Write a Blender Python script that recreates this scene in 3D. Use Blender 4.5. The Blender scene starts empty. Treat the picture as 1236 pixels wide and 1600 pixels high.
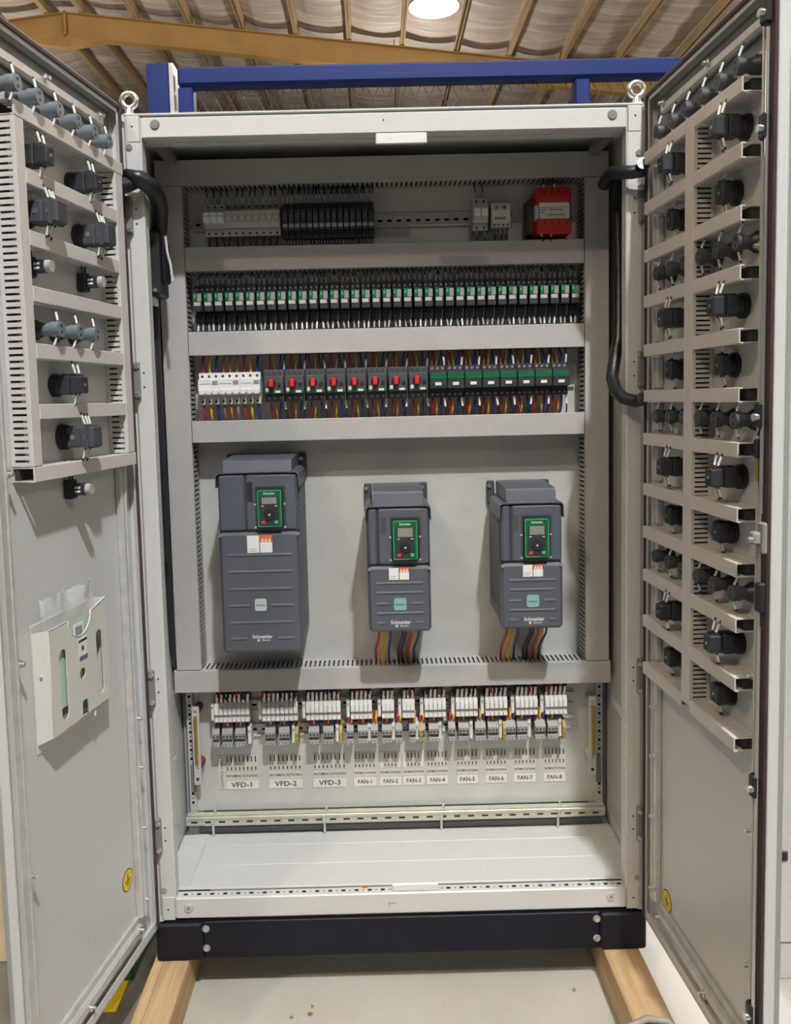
import bpy, math, random
from mathutils import Vector, Matrix
random.seed(7)
SC = bpy.context.scene
COL = SC.collection
PI = math.pi

# ------------------------------------------------------------------ camera
cam = bpy.data.cameras.new('camera')
cam.sensor_fit = 'HORIZONTAL'; cam.sensor_width = 36.0
cam.lens = 36.0 * 1308.08 / 1236.0
cam.shift_x = (618 - 591.48) / 1236.0
cam.shift_y = (734.09 - 800) / 1236.0
cam.clip_start = 0.05; cam.clip_end = 200
camo = bpy.data.objects.new('camera', cam); COL.objects.link(camo)
def cam_axes(yaw, pitch, roll):
    cy, sy, cp, sp = math.cos(yaw), math.sin(yaw), math.cos(pitch), math.sin(pitch)
    f = Vector((sy*cp, cy*cp, -sp)); r = Vector((cy, -sy, 0)); u = r.cross(f)
    return math.cos(roll)*r + math.sin(roll)*u, -math.sin(roll)*r + math.cos(roll)*u, f
r_, u_, f_ = cam_axes(.004, .0843, -.0233)
M = Matrix(((r_.x, u_.x, -f_.x, -.0392), (r_.y, u_.y, -f_.y, -2.0032), (r_.z, u_.z, -f_.z, 1.4621), (0, 0, 0, 1)))
camo.matrix_world = M
SC.camera = camo

# ------------------------------------------------------------------ world, exposure
w = bpy.data.worlds.new('world'); SC.world = w; w.use_nodes = True
w.node_tree.nodes['Background'].inputs[0].default_value = (.88, .94, 1.0, 1)
w.node_tree.nodes['Background'].inputs[1].default_value = .05
SC.view_settings.view_transform = 'Standard'; SC.view_settings.look = 'None'
SC.view_settings.gamma = 1; SC.view_settings.use_curve_mapping = False
SC.view_settings.exposure = 0.0
LAMP_W = 640          # each high-bay or added lamp
ROOF_FILL_UP = 2300  # power of the added uplights that brighten the roof
LAMP_COL = (1.0, .95, .88)
LAMPS = [(1.05, -4.4, 7.3), (.552, 5.4, 4.76), (-6.6, 5.4, 4.76), (7.7, 5.4, 4.76), (-3.6, -5.2, 7.3), (8.0, -4.4, 6.6), (1.0, -11.5, 7.3), (.5, 14.2, 5.1), (-7.0, 14.2, 5.1), (7.8, 14.2, 5.1)]  # the farthest lamps are added out of sight to brighten the far roof
LAMP_POW = [1.04, .35, .35, .35, .31, .2, .12, .035, .035, .035]
LAMP_TINT = [(.97, .985, 1.0), (1.0, .95, .88), (1.0, .92, .82), (1.0, .92, .82), (1.0, .86, .70), (1.0, .92, .82), (1.0, .92, .82), (1.0, .95, .88), (1.0, .92, .82), (1.0, .92, .82)]

# ------------------------------------------------------------------ materials
def mat(name, col, rough=.5, metal=0.0, noise=0.0, nscale=40, bump=0.0, bscale=200, emit=None, alpha=1.0, spec=.5):
    m = bpy.data.materials.new(name); m.use_nodes = True
    nt = m.node_tree; b = nt.nodes['Principled BSDF']
    c = (*col, 1)
    b.inputs['Base Color'].default_value = c
    b.inputs['Roughness'].default_value = rough
    b.inputs['Metallic'].default_value = metal
    b.inputs['Specular IOR Level'].default_value = spec
    if noise or bump:
        tc = nt.nodes.new('ShaderNodeTexCoord')
    if noise:
        n = nt.nodes.new('ShaderNodeTexNoise'); n.inputs['Scale'].default_value = nscale; n.inputs['Detail'].default_value = 4
        nt.links.new(tc.outputs['Object'], n.inputs['Vector'])
        rp = nt.nodes.new('ShaderNodeValToRGB')
        rp.color_ramp.elements[0].position = .3; rp.color_ramp.elements[1].position = .7
        rp.color_ramp.elements[0].color = (*[x*(1-noise) for x in col], 1)
        rp.color_ramp.elements[1].color = (*[min(1, x*(1+noise)) for x in col], 1)
        nt.links.new(n.outputs['Fac'], rp.inputs['Fac']); nt.links.new(rp.outputs['Color'], b.inputs['Base Color'])
    if bump:
        n2 = nt.nodes.new('ShaderNodeTexNoise'); n2.inputs['Scale'].default_value = bscale; n2.inputs['Detail'].default_value = 3
        nt.links.new(tc.outputs['Object'], n2.inputs['Vector'])
        bp = nt.nodes.new('ShaderNodeBump'); bp.inputs['Strength'].default_value = bump; bp.inputs['Distance'].default_value = .002
        nt.links.new(n2.outputs['Fac'], bp.inputs['Height']); nt.links.new(bp.outputs['Normal'], b.inputs['Normal'])
    if emit:
        b.inputs['Emission Color'].default_value = (*emit[0], 1); b.inputs['Emission Strength'].default_value = emit[1]
    if alpha < 1:
        b.inputs['Alpha'].default_value = alpha
    return m

WHITE = mat('white_paint', (.61, .61, .60), .42, noise=.02, nscale=3, bump=.05, bscale=600)
DOORP = mat('door_paint', (.60, .61, .605), .38, noise=.02, nscale=3, bump=.06, bscale=500)
GALV = mat('galvanised_steel', (.60, .60, .585), .40, metal=.35, noise=.10, nscale=35)
PLATE = mat('mounting_plate_zinc', (.63, .63, .605), .46, metal=.35, noise=.05, nscale=14)
ZINC = mat('bright_zinc', (.75, .76, .77), .28, metal=.9)
YZINC = mat('yellow_passivated_zinc', (.62, .60, .48), .32, metal=.5, noise=.08, nscale=20)
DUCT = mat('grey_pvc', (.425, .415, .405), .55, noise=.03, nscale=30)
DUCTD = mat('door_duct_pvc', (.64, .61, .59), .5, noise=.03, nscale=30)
WFILL = mat('wires_and_slot_shade', (.035, .03, .03), .7, noise=.5, nscale=150)
BLACK = mat('black_plastic', (.016, .017, .02), .42)
BLACK2 = mat('black_moulding', (.028, .03, .036), .45)
CHAR = mat('charcoal_plastic', (.06, .065, .075), .45)
PILOT = mat('blue_grey_plastic', (.16, .20, .22), .45)
VFDG = mat('drive_grey_plastic', (.082, .093, .115), .42, bump=.08, bscale=900)
VFDD = mat('drive_dark_recess', (.02, .022, .025), .5)
VFDR = mat('drive_recess_shaded', (.05, .055, .065), .5)
VFDS = mat('drive_light_grey', (.30, .30, .31), .45)
NAVY = mat('plinth_black_paint', (.008, .008, .014), .5, bump=.15, bscale=900, spec=.2)
GREEN = mat('green_plastic', (.0, .11, .035), .4)
GREENL = mat('green_edge', (.06, .42, .16), .4)
GREEND = mat('dark_green_plastic', (.01, .10, .045), .4)
RED = mat('red_plastic', (.75, .03, .02), .35)
REDT = mat('red_lacquer', (.52, .006, .01), .4)
ORANGE = mat('orange_print', (.75, .15, .04), .5)
WPL = mat('white_plastic', (.78, .78, .76), .38)
WPL2 = mat('light_grey_plastic', (.50, .49, .47), .45)
MGREY = mat('mid_grey_plastic', (.27, .265, .26), .5)
PAPER = mat('white_label', (.74, .73, .68), .6)
PAPERG = mat('grey_label', (.62, .60, .54), .6)
INK = mat('black_ink', (.03, .03, .03), .6)
INKG = mat('grey_ink', (.22, .21, .20), .6)
WINK = mat('white_ink', (.62, .64, .67), .5)
SCREEN = mat('lcd_screen', (.24, .24, .20), .25)
TEAL = mat('pale_teal_tile', (.22, .42, .42), .4)
TEALL = mat('pale_grey_tile', (.46, .53, .53), .4)
YEL = mat('yellow_sticker', (.80, .58, .02), .5)
WOOD = None
BRASS = mat('brass', (.55, .40, .13), .32, metal=.8, noise=.15, nscale=60)
COPPER = mat('bare_copper', (.6, .25, .1), .35, metal=.8)
BLUE = mat('blue_gloss_paint', (.006, .022, .135), .5, spec=.25, noise=.12, nscale=6)
OCHRE = mat('ochre_steel_paint', (.38, .225, .07), .55, noise=.12, nscale=2)
PURL = mat('purlin_paint', (.42, .29, .15), .55, noise=.12, nscale=2)
GASK = mat('dark_gasket', (.045, .025, .028), .7)
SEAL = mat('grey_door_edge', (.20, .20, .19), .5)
TUBEK = mat('split_loom_black', (.012, .013, .017), .33, bump=.5, bscale=120)
CABLE = mat('grey_cable', (.30, .28, .26), .5)
W_BLK = mat('wire_black', (.015, .015, .02), .45)
W_RED = mat('wire_red', (.42, .02, .015), .45)
W_YEL = mat('wire_yellow', (.62, .36, .02), .45)
W_BLU = mat('wire_blue', (.02, .04, .26), .45)
W_GRY = mat('wire_grey', (.22, .22, .23), .45)
W_BRN = mat('wire_brown', (.30, .14, .06), .45)
W_ORG = mat('wire_orange', (.55, .12, .02), .45)
SLEEVE = mat('white_marker_sleeve', (.80, .79, .74), .45)
SLEEVEG = mat('grey_marker_sleeve', (.42, .41, .40), .5)
FILM = mat('protective_film', (.55, .54, .50), .3, alpha=.75)
CLEAR = mat('clear_plastic_bag', (.86, .87, .86), .12, alpha=.42)
PAPW = mat('paper_sheet', (.80, .80, .80), .6)
MINT = mat('mint_packaging', (.50, .66, .58), .5)
DARKHOLE = mat('dark_void', (.004, .004, .006), .9)
CLAD = mat('wall_cladding', (.55, .53, .48), .6, noise=.04, nscale=1)
WSURF = mat('white_surface', (.60, .585, .55), .45)
PLY = mat('cream_plywood', (.62, .52, .34), .6, noise=.08, nscale=8)
GRNBOX = mat('green_crate', (.012, .085, .012), .5)

def wood_mat():
    m = bpy.data.materials.new('sawn_pine'); m.use_nodes = True; nt = m.node_tree; b = nt.nodes['Principled BSDF']
    tc = nt.nodes.new('ShaderNodeTexCoord'); mp = nt.nodes.new('ShaderNodeMapping')
    mp.inputs['Scale'].default_value = (28, 2.2, 28)
    n = nt.nodes.new('ShaderNodeTexNoise'); n.inputs['Scale'].default_value = 2.0; n.inputs['Detail'].default_value = 6; n.inputs['Distortion'].default_value = .6
    rp = nt.nodes.new('ShaderNodeValToRGB')
    rp.color_ramp.elements[0].position = .25; rp.color_ramp.elements[0].color = (.40, .25, .12, 1)
    rp.color_ramp.elements[1].position = .75; rp.color_ramp.elements[1].color = (.62, .45, .25, 1)
    nt.links.new(tc.outputs['Object'], mp.inputs['Vector']); nt.links.new(mp.outputs['Vector'], n.inputs['Vector'])
    nt.links.new(n.outputs['Fac'], rp.inputs['Fac']); nt.links.new(rp.outputs['Color'], b.inputs['Base Color'])
    b.inputs['Roughness'].default_value = .65
    return m
WOOD = wood_mat()

def floor_mat():
    """pale workshop floor; darker concrete added outside it to cut bounced light"""
    m = bpy.data.materials.new('workshop_floor'); m.use_nodes = True; nt = m.node_tree; b = nt.nodes['Principled BSDF']
    tc = nt.nodes.new('ShaderNodeTexCoord')
    n = nt.nodes.new('ShaderNodeTexNoise'); n.inputs['Scale'].default_value = 3.5; n.inputs['Detail'].default_value = 7; n.inputs['Roughness'].default_value = .65
    nt.links.new(tc.outputs['Object'], n.inputs['Vector'])
    def ramp(c0, c1):
        rp = nt.nodes.new('ShaderNodeValToRGB')
        rp.color_ramp.elements[0].position = .3; rp.color_ramp.elements[0].color = (*c0, 1)
        rp.color_ramp.elements[1].position = .7; rp.color_ramp.elements[1].color = (*c1, 1)
        nt.links.new(n.outputs['Fac'], rp.inputs['Fac']); return rp
    pale = ramp((.44, .415, .365), (.53, .51, .455)); dark = ramp((.10, .098, .09), (.17, .165, .15))
    sp = nt.nodes.new('ShaderNodeSeparateXYZ'); nt.links.new(tc.outputs['Object'], sp.inputs[0])
    def inside(sock, lo, hi):
        a = nt.nodes.new('ShaderNodeMath'); a.operation = 'GREATER_THAN'; nt.links.new(sock, a.inputs[0]); a.inputs[1].default_value = lo
        c = nt.nodes.new('ShaderNodeMath'); c.operation = 'LESS_THAN'; nt.links.new(sock, c.inputs[0]); c.inputs[1].default_value = hi
        d = nt.nodes.new('ShaderNodeMath'); d.operation = 'MULTIPLY'; nt.links.new(a.outputs[0], d.inputs[0]); nt.links.new(c.outputs[0], d.inputs[1]); return d.outputs[0]
    mx = nt.nodes.new('ShaderNodeMath'); mx.operation = 'MULTIPLY'
    nt.links.new(inside(sp.outputs['X'], -.66, 1.9), mx.inputs[0]); nt.links.new(inside(sp.outputs['Y'], -.75, .42), mx.inputs[1])  # pale area cut off so less floor bounce reaches the cabinet
    mix = nt.nodes.new('ShaderNodeMix'); mix.data_type = 'RGBA'
    nt.links.new(mx.outputs[0], mix.inputs[0]); nt.links.new(dark.outputs[0], mix.inputs[6]); nt.links.new(pale.outputs[0], mix.inputs[7])
    nt.links.new(mix.outputs[2], b.inputs['Base Color'])
    b.inputs['Roughness'].default_value = .42
    return m
FLOOR = floor_mat()

def blanket_mat():
    m = bpy.data.materials.new('roof_insulation_blanket'); m.use_nodes = True; nt = m.node_tree; b = nt.nodes['Principled BSDF']
    tc = nt.nodes.new('ShaderNodeTexCoord'); mp = nt.nodes.new('ShaderNodeMapping'); mp.inputs['Scale'].default_value = (.5, 3.5, 1)
    n = nt.nodes.new('ShaderNodeTexNoise'); n.inputs['Scale'].default_value = 1.3; n.inputs['Detail'].default_value = 7; n.inputs['Distortion'].default_value = .8
    rp = nt.nodes.new('ShaderNodeValToRGB')
    rp.color_ramp.elements[0].position = .28; rp.color_ramp.elements[0].color = (.40, .33, .27, 1)
    rp.color_ramp.elements[1].position = .72; rp.color_ramp.elements[1].color = (.62, .54, .47, 1)
    bp = nt.nodes.new('ShaderNodeBump'); bp.inputs['Strength'].default_value = .7; bp.inputs['Distance'].default_value = .06
    nt.links.new(tc.outputs['Object'], mp.inputs['Vector']); nt.links.new(mp.outputs['Vector'], n.inputs['Vector'])
    nt.links.new(n.outputs['Fac'], rp.inputs['Fac']); nt.links.new(rp.outputs['Color'], b.inputs['Base Color'])
    nt.links.new(n.outputs['Fac'], bp.inputs['Height']); nt.links.new(bp.outputs['Normal'], b.inputs['Normal'])
    b.inputs['Roughness'].default_value = .55; b.inputs['Metallic'].default_value = .15
    return m
BLANK = blanket_mat()

# ------------------------------------------------------------------ mesh helpers
class MB:
    def __init__(s): s.v = []; s.f = []; s.mi = []; s.sm = []
    def add(s, vs, fs, m=0, smooth=False):
        o = len(s.v); s.v += [tuple(v) for v in vs]
        for f in fs: s.f.append([o+i for i in f]); s.mi.append(m); s.sm.append(smooth)
        return s
    def box(s, x0, x1, y0, y1, z0, z1, m=0):
        v = [(x0,y0,z0),(x1,y0,z0),(x1,y1,z0),(x0,y1,z0),(x0,y0,z1),(x1,y0,z1),(x1,y1,z1),(x0,y1,z1)]
        return s.add(v, [(0,3,2,1),(4,5,6,7),(0,1,5,4),(1,2,6,5),(2,3,7,6),(3,0,4,7)], m)
    def cbox(s, x0, x1, y0, y1, z0, z1, b, m=0):
        b = min(b, (x1-x0)*.45, (y1-y0)*.45, (z1-z0)*.45)
        X = (x0, x1); Y = (y0, y1); Z = (z0, z1); v = []; idx = {}
        for i in (0,1):
            for j in (0,1):
                for k in (0,1):
                    sx = 1-2*i; sy = 1-2*j; sz = 1-2*k
                    idx[i,j,k] = len(v)
                    v += [(X[i], Y[j]+sy*b, Z[k]+sz*b), (X[i]+sx*b, Y[j], Z[k]+sz*b), (X[i]+sx*b, Y[j]+sy*b, Z[k])]
        F = []
        I = lambda i,j,k,a: idx[i,j,k]+a
        for i in (0,1):
            q = [I(i,0,0,0), I(i,1,0,0), I(i,1,1,0), I(i,0,1,0)]; F.append(q if i else q[::-1])
            q = [I(0,i,0,1), I(1,i,0,1), I(1,i,1,1), I(0,i,1,1)]; F.append(q[::-1] if i else q)
            q = [I(0,0,i,2), I(1,0,i,2), I(1,1,i,2), I(0,1,i,2)]; F.append(q if i else q[::-1])
        for i in (0,1):
            for j in (0,1):
                q = [I(i,j,0,0), I(i,j,0,1), I(i,j,1,1), I(i,j,1,0)]; F.append(q if (i==j) else q[::-1])
                q = [I(i,0,j,0), I(i,0,j,2), I(i,1,j,2), I(i,1,j,0)]; F.append(q[::-1] if (i==j) else q)
                q = [I(0,i,j,1), I(0,i,j,2), I(1,i,j,2), I(1,i,j,1)]; F.append(q if (i==j) else q[::-1])
                for k in (0,1):
                    t = [I(i,j,k,0), I(i,j,k,1), I(i,j,k,2)]; F.append(t if (i+j+k) % 2 else t[::-1])
        return s.add(v, F, m)
    def cyl(s, p0, p1, r0, r1=None, n=12, m=0, caps=True, smooth=True):
        r1 = r0 if r1 is None else r1
        p0 = Vector(p0); p1 = Vector(p1); d = (p1-p0).normalized()
        a = d.orthogonal().normalized(); b = d.cross(a)
        v = []
        for p, r in ((p0, r0), (p1, r1)):
            for i in range(n):
                t = 2*PI*i/n; v.append(p + (a*math.cos(t)+b*math.sin(t))*r)
        s.add(v, [(i, (i+1)%n, n+(i+1)%n, n+i) for i in range(n)], m, smooth)
        if caps:
            if r0 > 0: s.add(v[:n], [list(range(n))[::-1]], m)
            if r1 > 0: s.add(v[n:], [list(range(n))], m)
        return s
    def tube(s, pts, r, n=6, m=0, caps=True):
        pts = [Vector(p) for p in pts]; rings = []; a = None
        for i, p in enumerate(pts):
            d = (pts[min(i+1, len(pts)-1)] - pts[max(i-1, 0)]).normalized()
            if a is None: a = d.orthogonal().normalized()
            a = (a - d*a.dot(d)).normalized(); b = d.cross(a)
            rings.append([p + (a*math.cos(2*PI*k/n)+b*math.sin(2*PI*k/n))*r for k in range(n)])
        v = [q for g in rings for q in g]; F = []
        for i in range(len(pts)-1):
            for k in range(n): F.append((i*n+k, i*n+(k+1)%n, (i+1)*n+(k+1)%n, (i+1)*n+k))
        s.add(v, F, m, True)
        if caps:
            s.add(rings[0], [list(range(n))[::-1]], m); s.add(rings[-1], [list(range(n))], m)
        return s
    def prism(s, poly, axis, a, b, m=0):
        n = len(poly); v = []
        for t in (a, b):
            for (p, q) in poly:
                v.append({'x': (t, p, q), 'y': (p, t, q), 'z': (p, q, t)}[axis])
        ar = sum(poly[i][0]*poly[(i+1)%n][1]-poly[(i+1)%n][0]*poly[i][1] for i in range(n))
        flip = (ar < 0) ^ (axis == 'y')
        F = [list(range(n))[::-1], list(range(n, 2*n))] + [(i, (i+1)%n, n+(i+1)%n, n+i) for i in range(n)]
        if flip: F = [list(f)[::-1] for f in F]
        return s.add(v, F, m)
    def torus(s, c, R, r, axis='y', n=20, k=8, m=0):
        v = []; F = []
        for i in range(n):
            t = 2*PI*i/n
            for j in range(k):
                q = 2*PI*j/k; rr = R + r*math.cos(q); h = r*math.sin(q)
                x, y = rr*math.cos(t), rr*math.sin(t)
                p = {'y': (x, h, y), 'z': (x, y, h), 'x': (h, x, y)}[axis]
                v.append((p[0]+c[0], p[1]+c[1], p[2]+c[2]))
        for i in range(n):
            for j in range(k):
                F.append((i*k+j, i*k+(j+1)%k, ((i+1)%n)*k+(j+1)%k, ((i+1)%n)*k+j))
        if axis in ('z', 'x'): F = [f[::-1] for f in F]
        return s.add(v, F, m, True)
    def swap(s):            # x <-> z
        s.v = [(z, y, x) for (x, y, z) in s.v]; s.f = [f[::-1] for f in s.f]; return s
    def mesh(s, name, mats, off=(0,0,0)):
        me = bpy.data.meshes.new(name)
        ox, oy, oz = off
        me.from_pydata([(x-ox, y-oy, z-oz) for x, y, z in s.v], [], s.f)
        mats = mats if isinstance(mats, (list, tuple)) else [mats]
        for m in mats: me.materials.append(m)
        me.polygons.foreach_set('material_index', s.mi)
        me.polygons.foreach_set('use_smooth', s.sm)
        me.update(); return me
    def build(s, name, mats, parent=None, off=(0,0,0), label=None):
        return link(name, s.mesh(name, mats, off), parent, label)

def link(name, data, parent=None, label=None, loc=None):
    o = bpy.data.objects.new(name, data); COL.objects.link(o)
    if parent: o.parent = parent
    if label: o['label'] = label
    if loc is not None: o.location = loc
    return o
def tag(o, label=None, cat=None, group=None, kind=None):
    if label: o['label'] = label
    if cat: o['category'] = cat
    if group: o['group'] = group
    if kind: o['kind'] = kind
    return o
def thing(name, label, cat, loc=(0,0,0), group=None, rz=0):
    o = bpy.data.objects.new(name, None); COL.objects.link(o); o.empty_display_size = .02
    o.location = loc; o.rotation_euler = (0, 0, rz)
    return tag(o, label, cat, group)
KIDS = {}
def kids(o):
    return [c for c in o.children]
def copy_tree(o, loc=None, rz=None, label=None, group=None, parent=None):
    c = o.copy(); COL.objects.link(c)
    if parent is not None: c.parent = parent
    if loc is not None: c.location = loc
    if rz is not None: c.rotation_euler = (0, 0, rz)
    if label: c['label'] = label
    if group: c['group'] = group
    for ch in kids(o): copy_tree(ch, parent=c)
    return c
def flat(outer, holes, t, name, mats, parent=None, label=None, axis='y'):
    """plate with holes: 2D outlines in (x,z), thickness t along y"""
    cu = bpy.data.curves.new(name, 'CURVE'); cu.dimensions = '2D'; cu.fill_mode = 'BOTH'; cu.extrude = t/2
    for poly in [outer]+holes:
        sp = cu.splines.new('POLY'); sp.points.add(len(poly)-1); sp.use_cyclic_u = True
        for i, (x, y) in enumerate(poly): sp.points[i].co = (x, y, 0, 1)
    tmp = bpy.data.objects.new('tmp', cu); COL.objects.link(tmp)
    bpy.context.view_layer.update()
    me = bpy.data.meshes.new_from_object(tmp.evaluated_get(bpy.context.evaluated_depsgraph_get()))
    bpy.data.objects.remove(tmp); bpy.data.curves.remove(cu)
    me.transform(Matrix(((1,0,0,0),(0,0,1,0),(0,1,0,0),(0,0,0,1)))); me.flip_normals()
    me.name = name; me.materials.clear(); me.materials.append(mats)
    return link(name, me, parent, label)
_T = {}
def txt(body, size, mt, parent, loc, name='lettering', rot=0, flipd=False, bold=0.0, sx=1.0):
    key = (body, size, mt.name, rot, flipd, bold, sx)
    if key not in _T:
        cu = bpy.data.curves.new('text', 'FONT'); cu.body = body; cu.size = size; cu.align_x = 'CENTER'; cu.align_y = 'CENTER'
        cu.offset = bold; cu.resolution_u = 2
        tmp = bpy.data.objects.new('tmp', cu); COL.objects.link(tmp)
        bpy.context.view_layer.update()
        me = bpy.data.meshes.new_from_object(tmp.evaluated_get(bpy.context.evaluated_depsgraph_get()))
        bpy.data.objects.remove(tmp); bpy.data.curves.remove(cu)
        me.transform(Matrix.Scale(sx, 4, (1,0,0)))
        if rot: me.transform(Matrix.Rotation(rot, 4, 'Z'))
        me.transform(Matrix.Rotation(PI/2, 4, 'X'))
        if flipd: me.transform(Matrix.Rotation(PI, 4, 'Z'))
        me.materials.clear(); me.materials.append(mt); me.name = name
        _T[key] = me
    return link(name, _T[key], parent, None, loc)
ORD = ['first','second','third','fourth','fifth','sixth','seventh','eighth','ninth','tenth','eleventh','twelfth','thirteenth','fourteenth','fifteenth','sixteenth','seventeenth','eighteenth','nineteenth']
def nth(i, n, a='left', b='right'):
    """0-based index -> 'third from the left'"""
    if i == 0: return ('leftmost' if a == 'left' else 'topmost')
    if i == n-1: return ('rightmost' if b == 'right' else 'lowest')
    if i == (n-1)/2 and n > 2: return 'middle'
    if i < n/2: return f'{ORD[i]} from the {a}'
    return f'{ORD[n-1-i]} from the {b}'
def rrect(x0, x1, z0, z1, r, n=5):
    p = []
    for cx, cz, a0 in ((x1-r, z1-r, 0), (x0+r, z1-r, 90), (x0+r, z0+r, 180), (x1-r, z0+r, 270)):
        for i in range(n+1):
            t = math.radians(a0+90*i/n); p.append((cx+r*math.cos(t), cz+r*math.sin(t)))
    return p
def circ(x, z, r, n=14): return [(x+r*math.cos(2*PI*i/n), z+r*math.sin(2*PI*i/n)) for i in range(n)]

# ================================================================== SETTING
FZ = -.033           # workshop floor; the pine beams carry the plinth at z = .067
fl = MB().box(-22, 22, -14, 34, FZ-.2, FZ).build('floor', FLOOR); tag(fl, 'pale workshop floor with dark tone added out of view to cut bounced light', kind='structure')
def struct(o): o['kind'] = 'structure'; return o
struct(MB().box(-22, 22, 33, 33.2, FZ, 9).build('wall_back', CLAD))
struct(MB().box(-21.2, -21, -14, 33, FZ, 7.2).build('wall_left', CLAD))
struct(MB().box(18, 18.2, -14, 33, FZ, 7.2).build('wall_right', CLAD))
RX = -5.5
def roofz(x): return 8.62 - .119*abs(x-RX)
def slab(mb, x0, x1, y0, y1, h0, h1, m=0):
    v = [(x, y, roofz(x)+h) for h in (h0, h1) for (x, y) in ((x0,y0),(x1,y0),(x1,y1),(x0,y1))]
    return mb.add(v, [(0,3,2,1),(4,5,6,7),(0,1,5,4),(1,2,6,5),(2,3,7,6),(3,0,4,7)], m)
mb = MB(); slab(mb, -21, RX, -14, 33, .30, .36); slab(mb, RX, 18, -14, 33, .30, .36)
ceil = struct(mb.build('ceiling', CLAD))
# purlins, one object each
PX = [RX + .32 + .97*i for i in range(0, 24)]
PXL = [RX - .32 - .97*i for i in range(0, 12)]
pm = MB().box(-.022, .022, -6, 32.5, 0, .20).box(-.040, .040, -6, 32.5, 0, .02).mesh('roof_purlin', PURL)
for x in PX+PXL:
    o = link('roof_purlin', pm, ceil, None, (x, 0, roofz(x)))
    o.rotation_euler = (0, math.atan(.119) if x > RX else -math.atan(.119), 0)
# insulation blanket, one strip per bay, sagging between the purlins
def blanket(x0, x1, seed):
    rnd = random.Random(seed); mb = MB(); nx, ny = 6, 150; v = []
    ph = [rnd.uniform(0, 6.3) for _ in range(6)]; fr = [rnd.uniform(1.5, 9) for _ in range(6)]
    for j in range(ny+1):
        y = -1 + 33*j/ny
        wv = sum(math.sin(fr[k]*y+ph[k]) for k in range(6))*.008
        for i in range(nx+1):
            t = i/nx; x = x0+(x1-x0)*t
            sag = .10*4*t*(1-t)*(1+.25*math.sin(1.7*y+seed))
            v.append((x, y+.05*math.sin(3*t+seed), roofz(x)+.235-sag*.8+wv*4*t*(1-t)+rnd.uniform(-.004, .004)))
    F = [(j*(nx+1)+i, (j+1)*(nx+1)+i, (j+1)*(nx+1)+i+1, j*(nx+1)+i+1) for j in range(ny) for i in range(nx)]
    mb.add(v, F, 0, True)
    return mb.build('insulation_blanket', BLANK, ceil)
for i in range(len(PX)-1): blanket(PX[i], PX[i+1], i)
for i in range(5): blanket(PXL[i+1], PXL[i], 50+i)
blanket(PXL[0], PX[0], 99)
# wire netting straps under the blanket (thin pale lines across the bays)
# rafters
def rafter(y):
    mb = MB()
    for (x0, x1) in ((-21, RX), (RX, 18)):
        slab(mb, x0, x1, y-.006, y+.006, -.42, 0); slab(mb, x0, x1, y-.10, y+.10, -.015, 0); slab(mb, x0, x1, y-.10, y+.10, -.43, -.41)
    mb.box(RX-.02, RX+.02, y-.10, y+.10, roofz(RX)-.62, roofz(RX)+.02)
    v = [(RX-.75, y, roofz(RX-.75)-.42), (RX, y, roofz(RX)-.62), (RX+.75, y, roofz(RX+.75)-.42), (RX, y, roofz(RX)-.40)]
    mb.add([(p[0], p[1]-.09, p[2]) for p in v]+[(p[0], p[1]+.09, p[2]) for p in v], [(0,1,2,3),(7,6,5,4),(0,4,5,1),(1,5,6,2),(2,6,7,3),(3,7,4,0)])
    return mb.build('roof_rafter', OCHRE, ceil)
rafter(14.0); rafter(21.5); rafter(6.5)

# lamps
def lamp(i, x, y, z, label):
    t = thing('high_bay_or_added_lamp', label, 'lamp', (x, y, z), 'high bay and added lamps under the roof')
    sh = MB(); prof = [(.215, 0), (.222, .004), (.20, .07), (.13, .15), (.10, .17)]
    n = 32; v = [(r*math.cos(2*PI*k/n), r*math.sin(2*PI*k/n), h) for r, h in prof for k in range(n)]
    sh.add(v, [(a*n+k, a*n+(k+1)%n, (a+1)*n+(k+1)%n, (a+1)*n+k) for a in range(len(prof)-1) for k in range(n)], 0, True)
    sh.build('reflector_shade', WPL2, t)
    MB().cyl((0,0,.17), (0,0,.34), .10, .085, 20).build('driver_housing', MGREY, t)
    EM = bpy.data.materials.get('lamp_glow') or mat('lamp_glow', (1,1,1), .5, emit=((1, .97, .92), 14))
    MB().cyl((0,0,.012), (0,0,.02), .205, n=32).build('diffuser', EM, t)
    h = roofz(x)+.302-z
    MB().cyl((0,0,.34), (0,0,h), .008, n=6).build('hanging_cable', W_BLK, t)
    L = bpy.data.lights.new('lamp_and_fill_light', 'AREA'); L.shape = 'DISK'; L.size = .26; L.energy = LAMP_W*LAMP_POW[i]; L.color = LAMP_TINT[i]
    lo = link('lamp_and_fill_light', L, t, None, (0, 0, -.004))
    U = bpy.data.lights.new('roof_fill_light', 'AREA'); U.shape = 'DISK'; U.size = .16; U.energy = ROOF_FILL_UP*LAMP_POW[i]; U.color = LAMP_TINT[i]     # added fill above the shade, brightens the roof
    uo = link('lamp_and_fill_light', U, t, None, (0, 0, .36)); uo.rotation_euler = (PI, 0, 0)
LL = ['bright high bay lamp hanging out of frame in front of the cabinet', 'white glowing round high bay lamp hanging above the blue rail',
      'high bay lamp out of frame far to the left behind the cabinet', 'high bay lamp out of frame far to the right behind the cabinet',
      'high bay lamp out of frame left of the viewer', 'high bay lamp out of frame right of the viewer', 'high bay lamp out of frame well behind the viewer', 'added lamp brightening the far roof, hidden behind the cabinet', 'added lamp brightening the far roof, hidden behind the left door', 'added lamp brightening the far roof, hidden behind the right door']
for i, p in enumerate(LAMPS): lamp(i, *p, LL[i])

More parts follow.
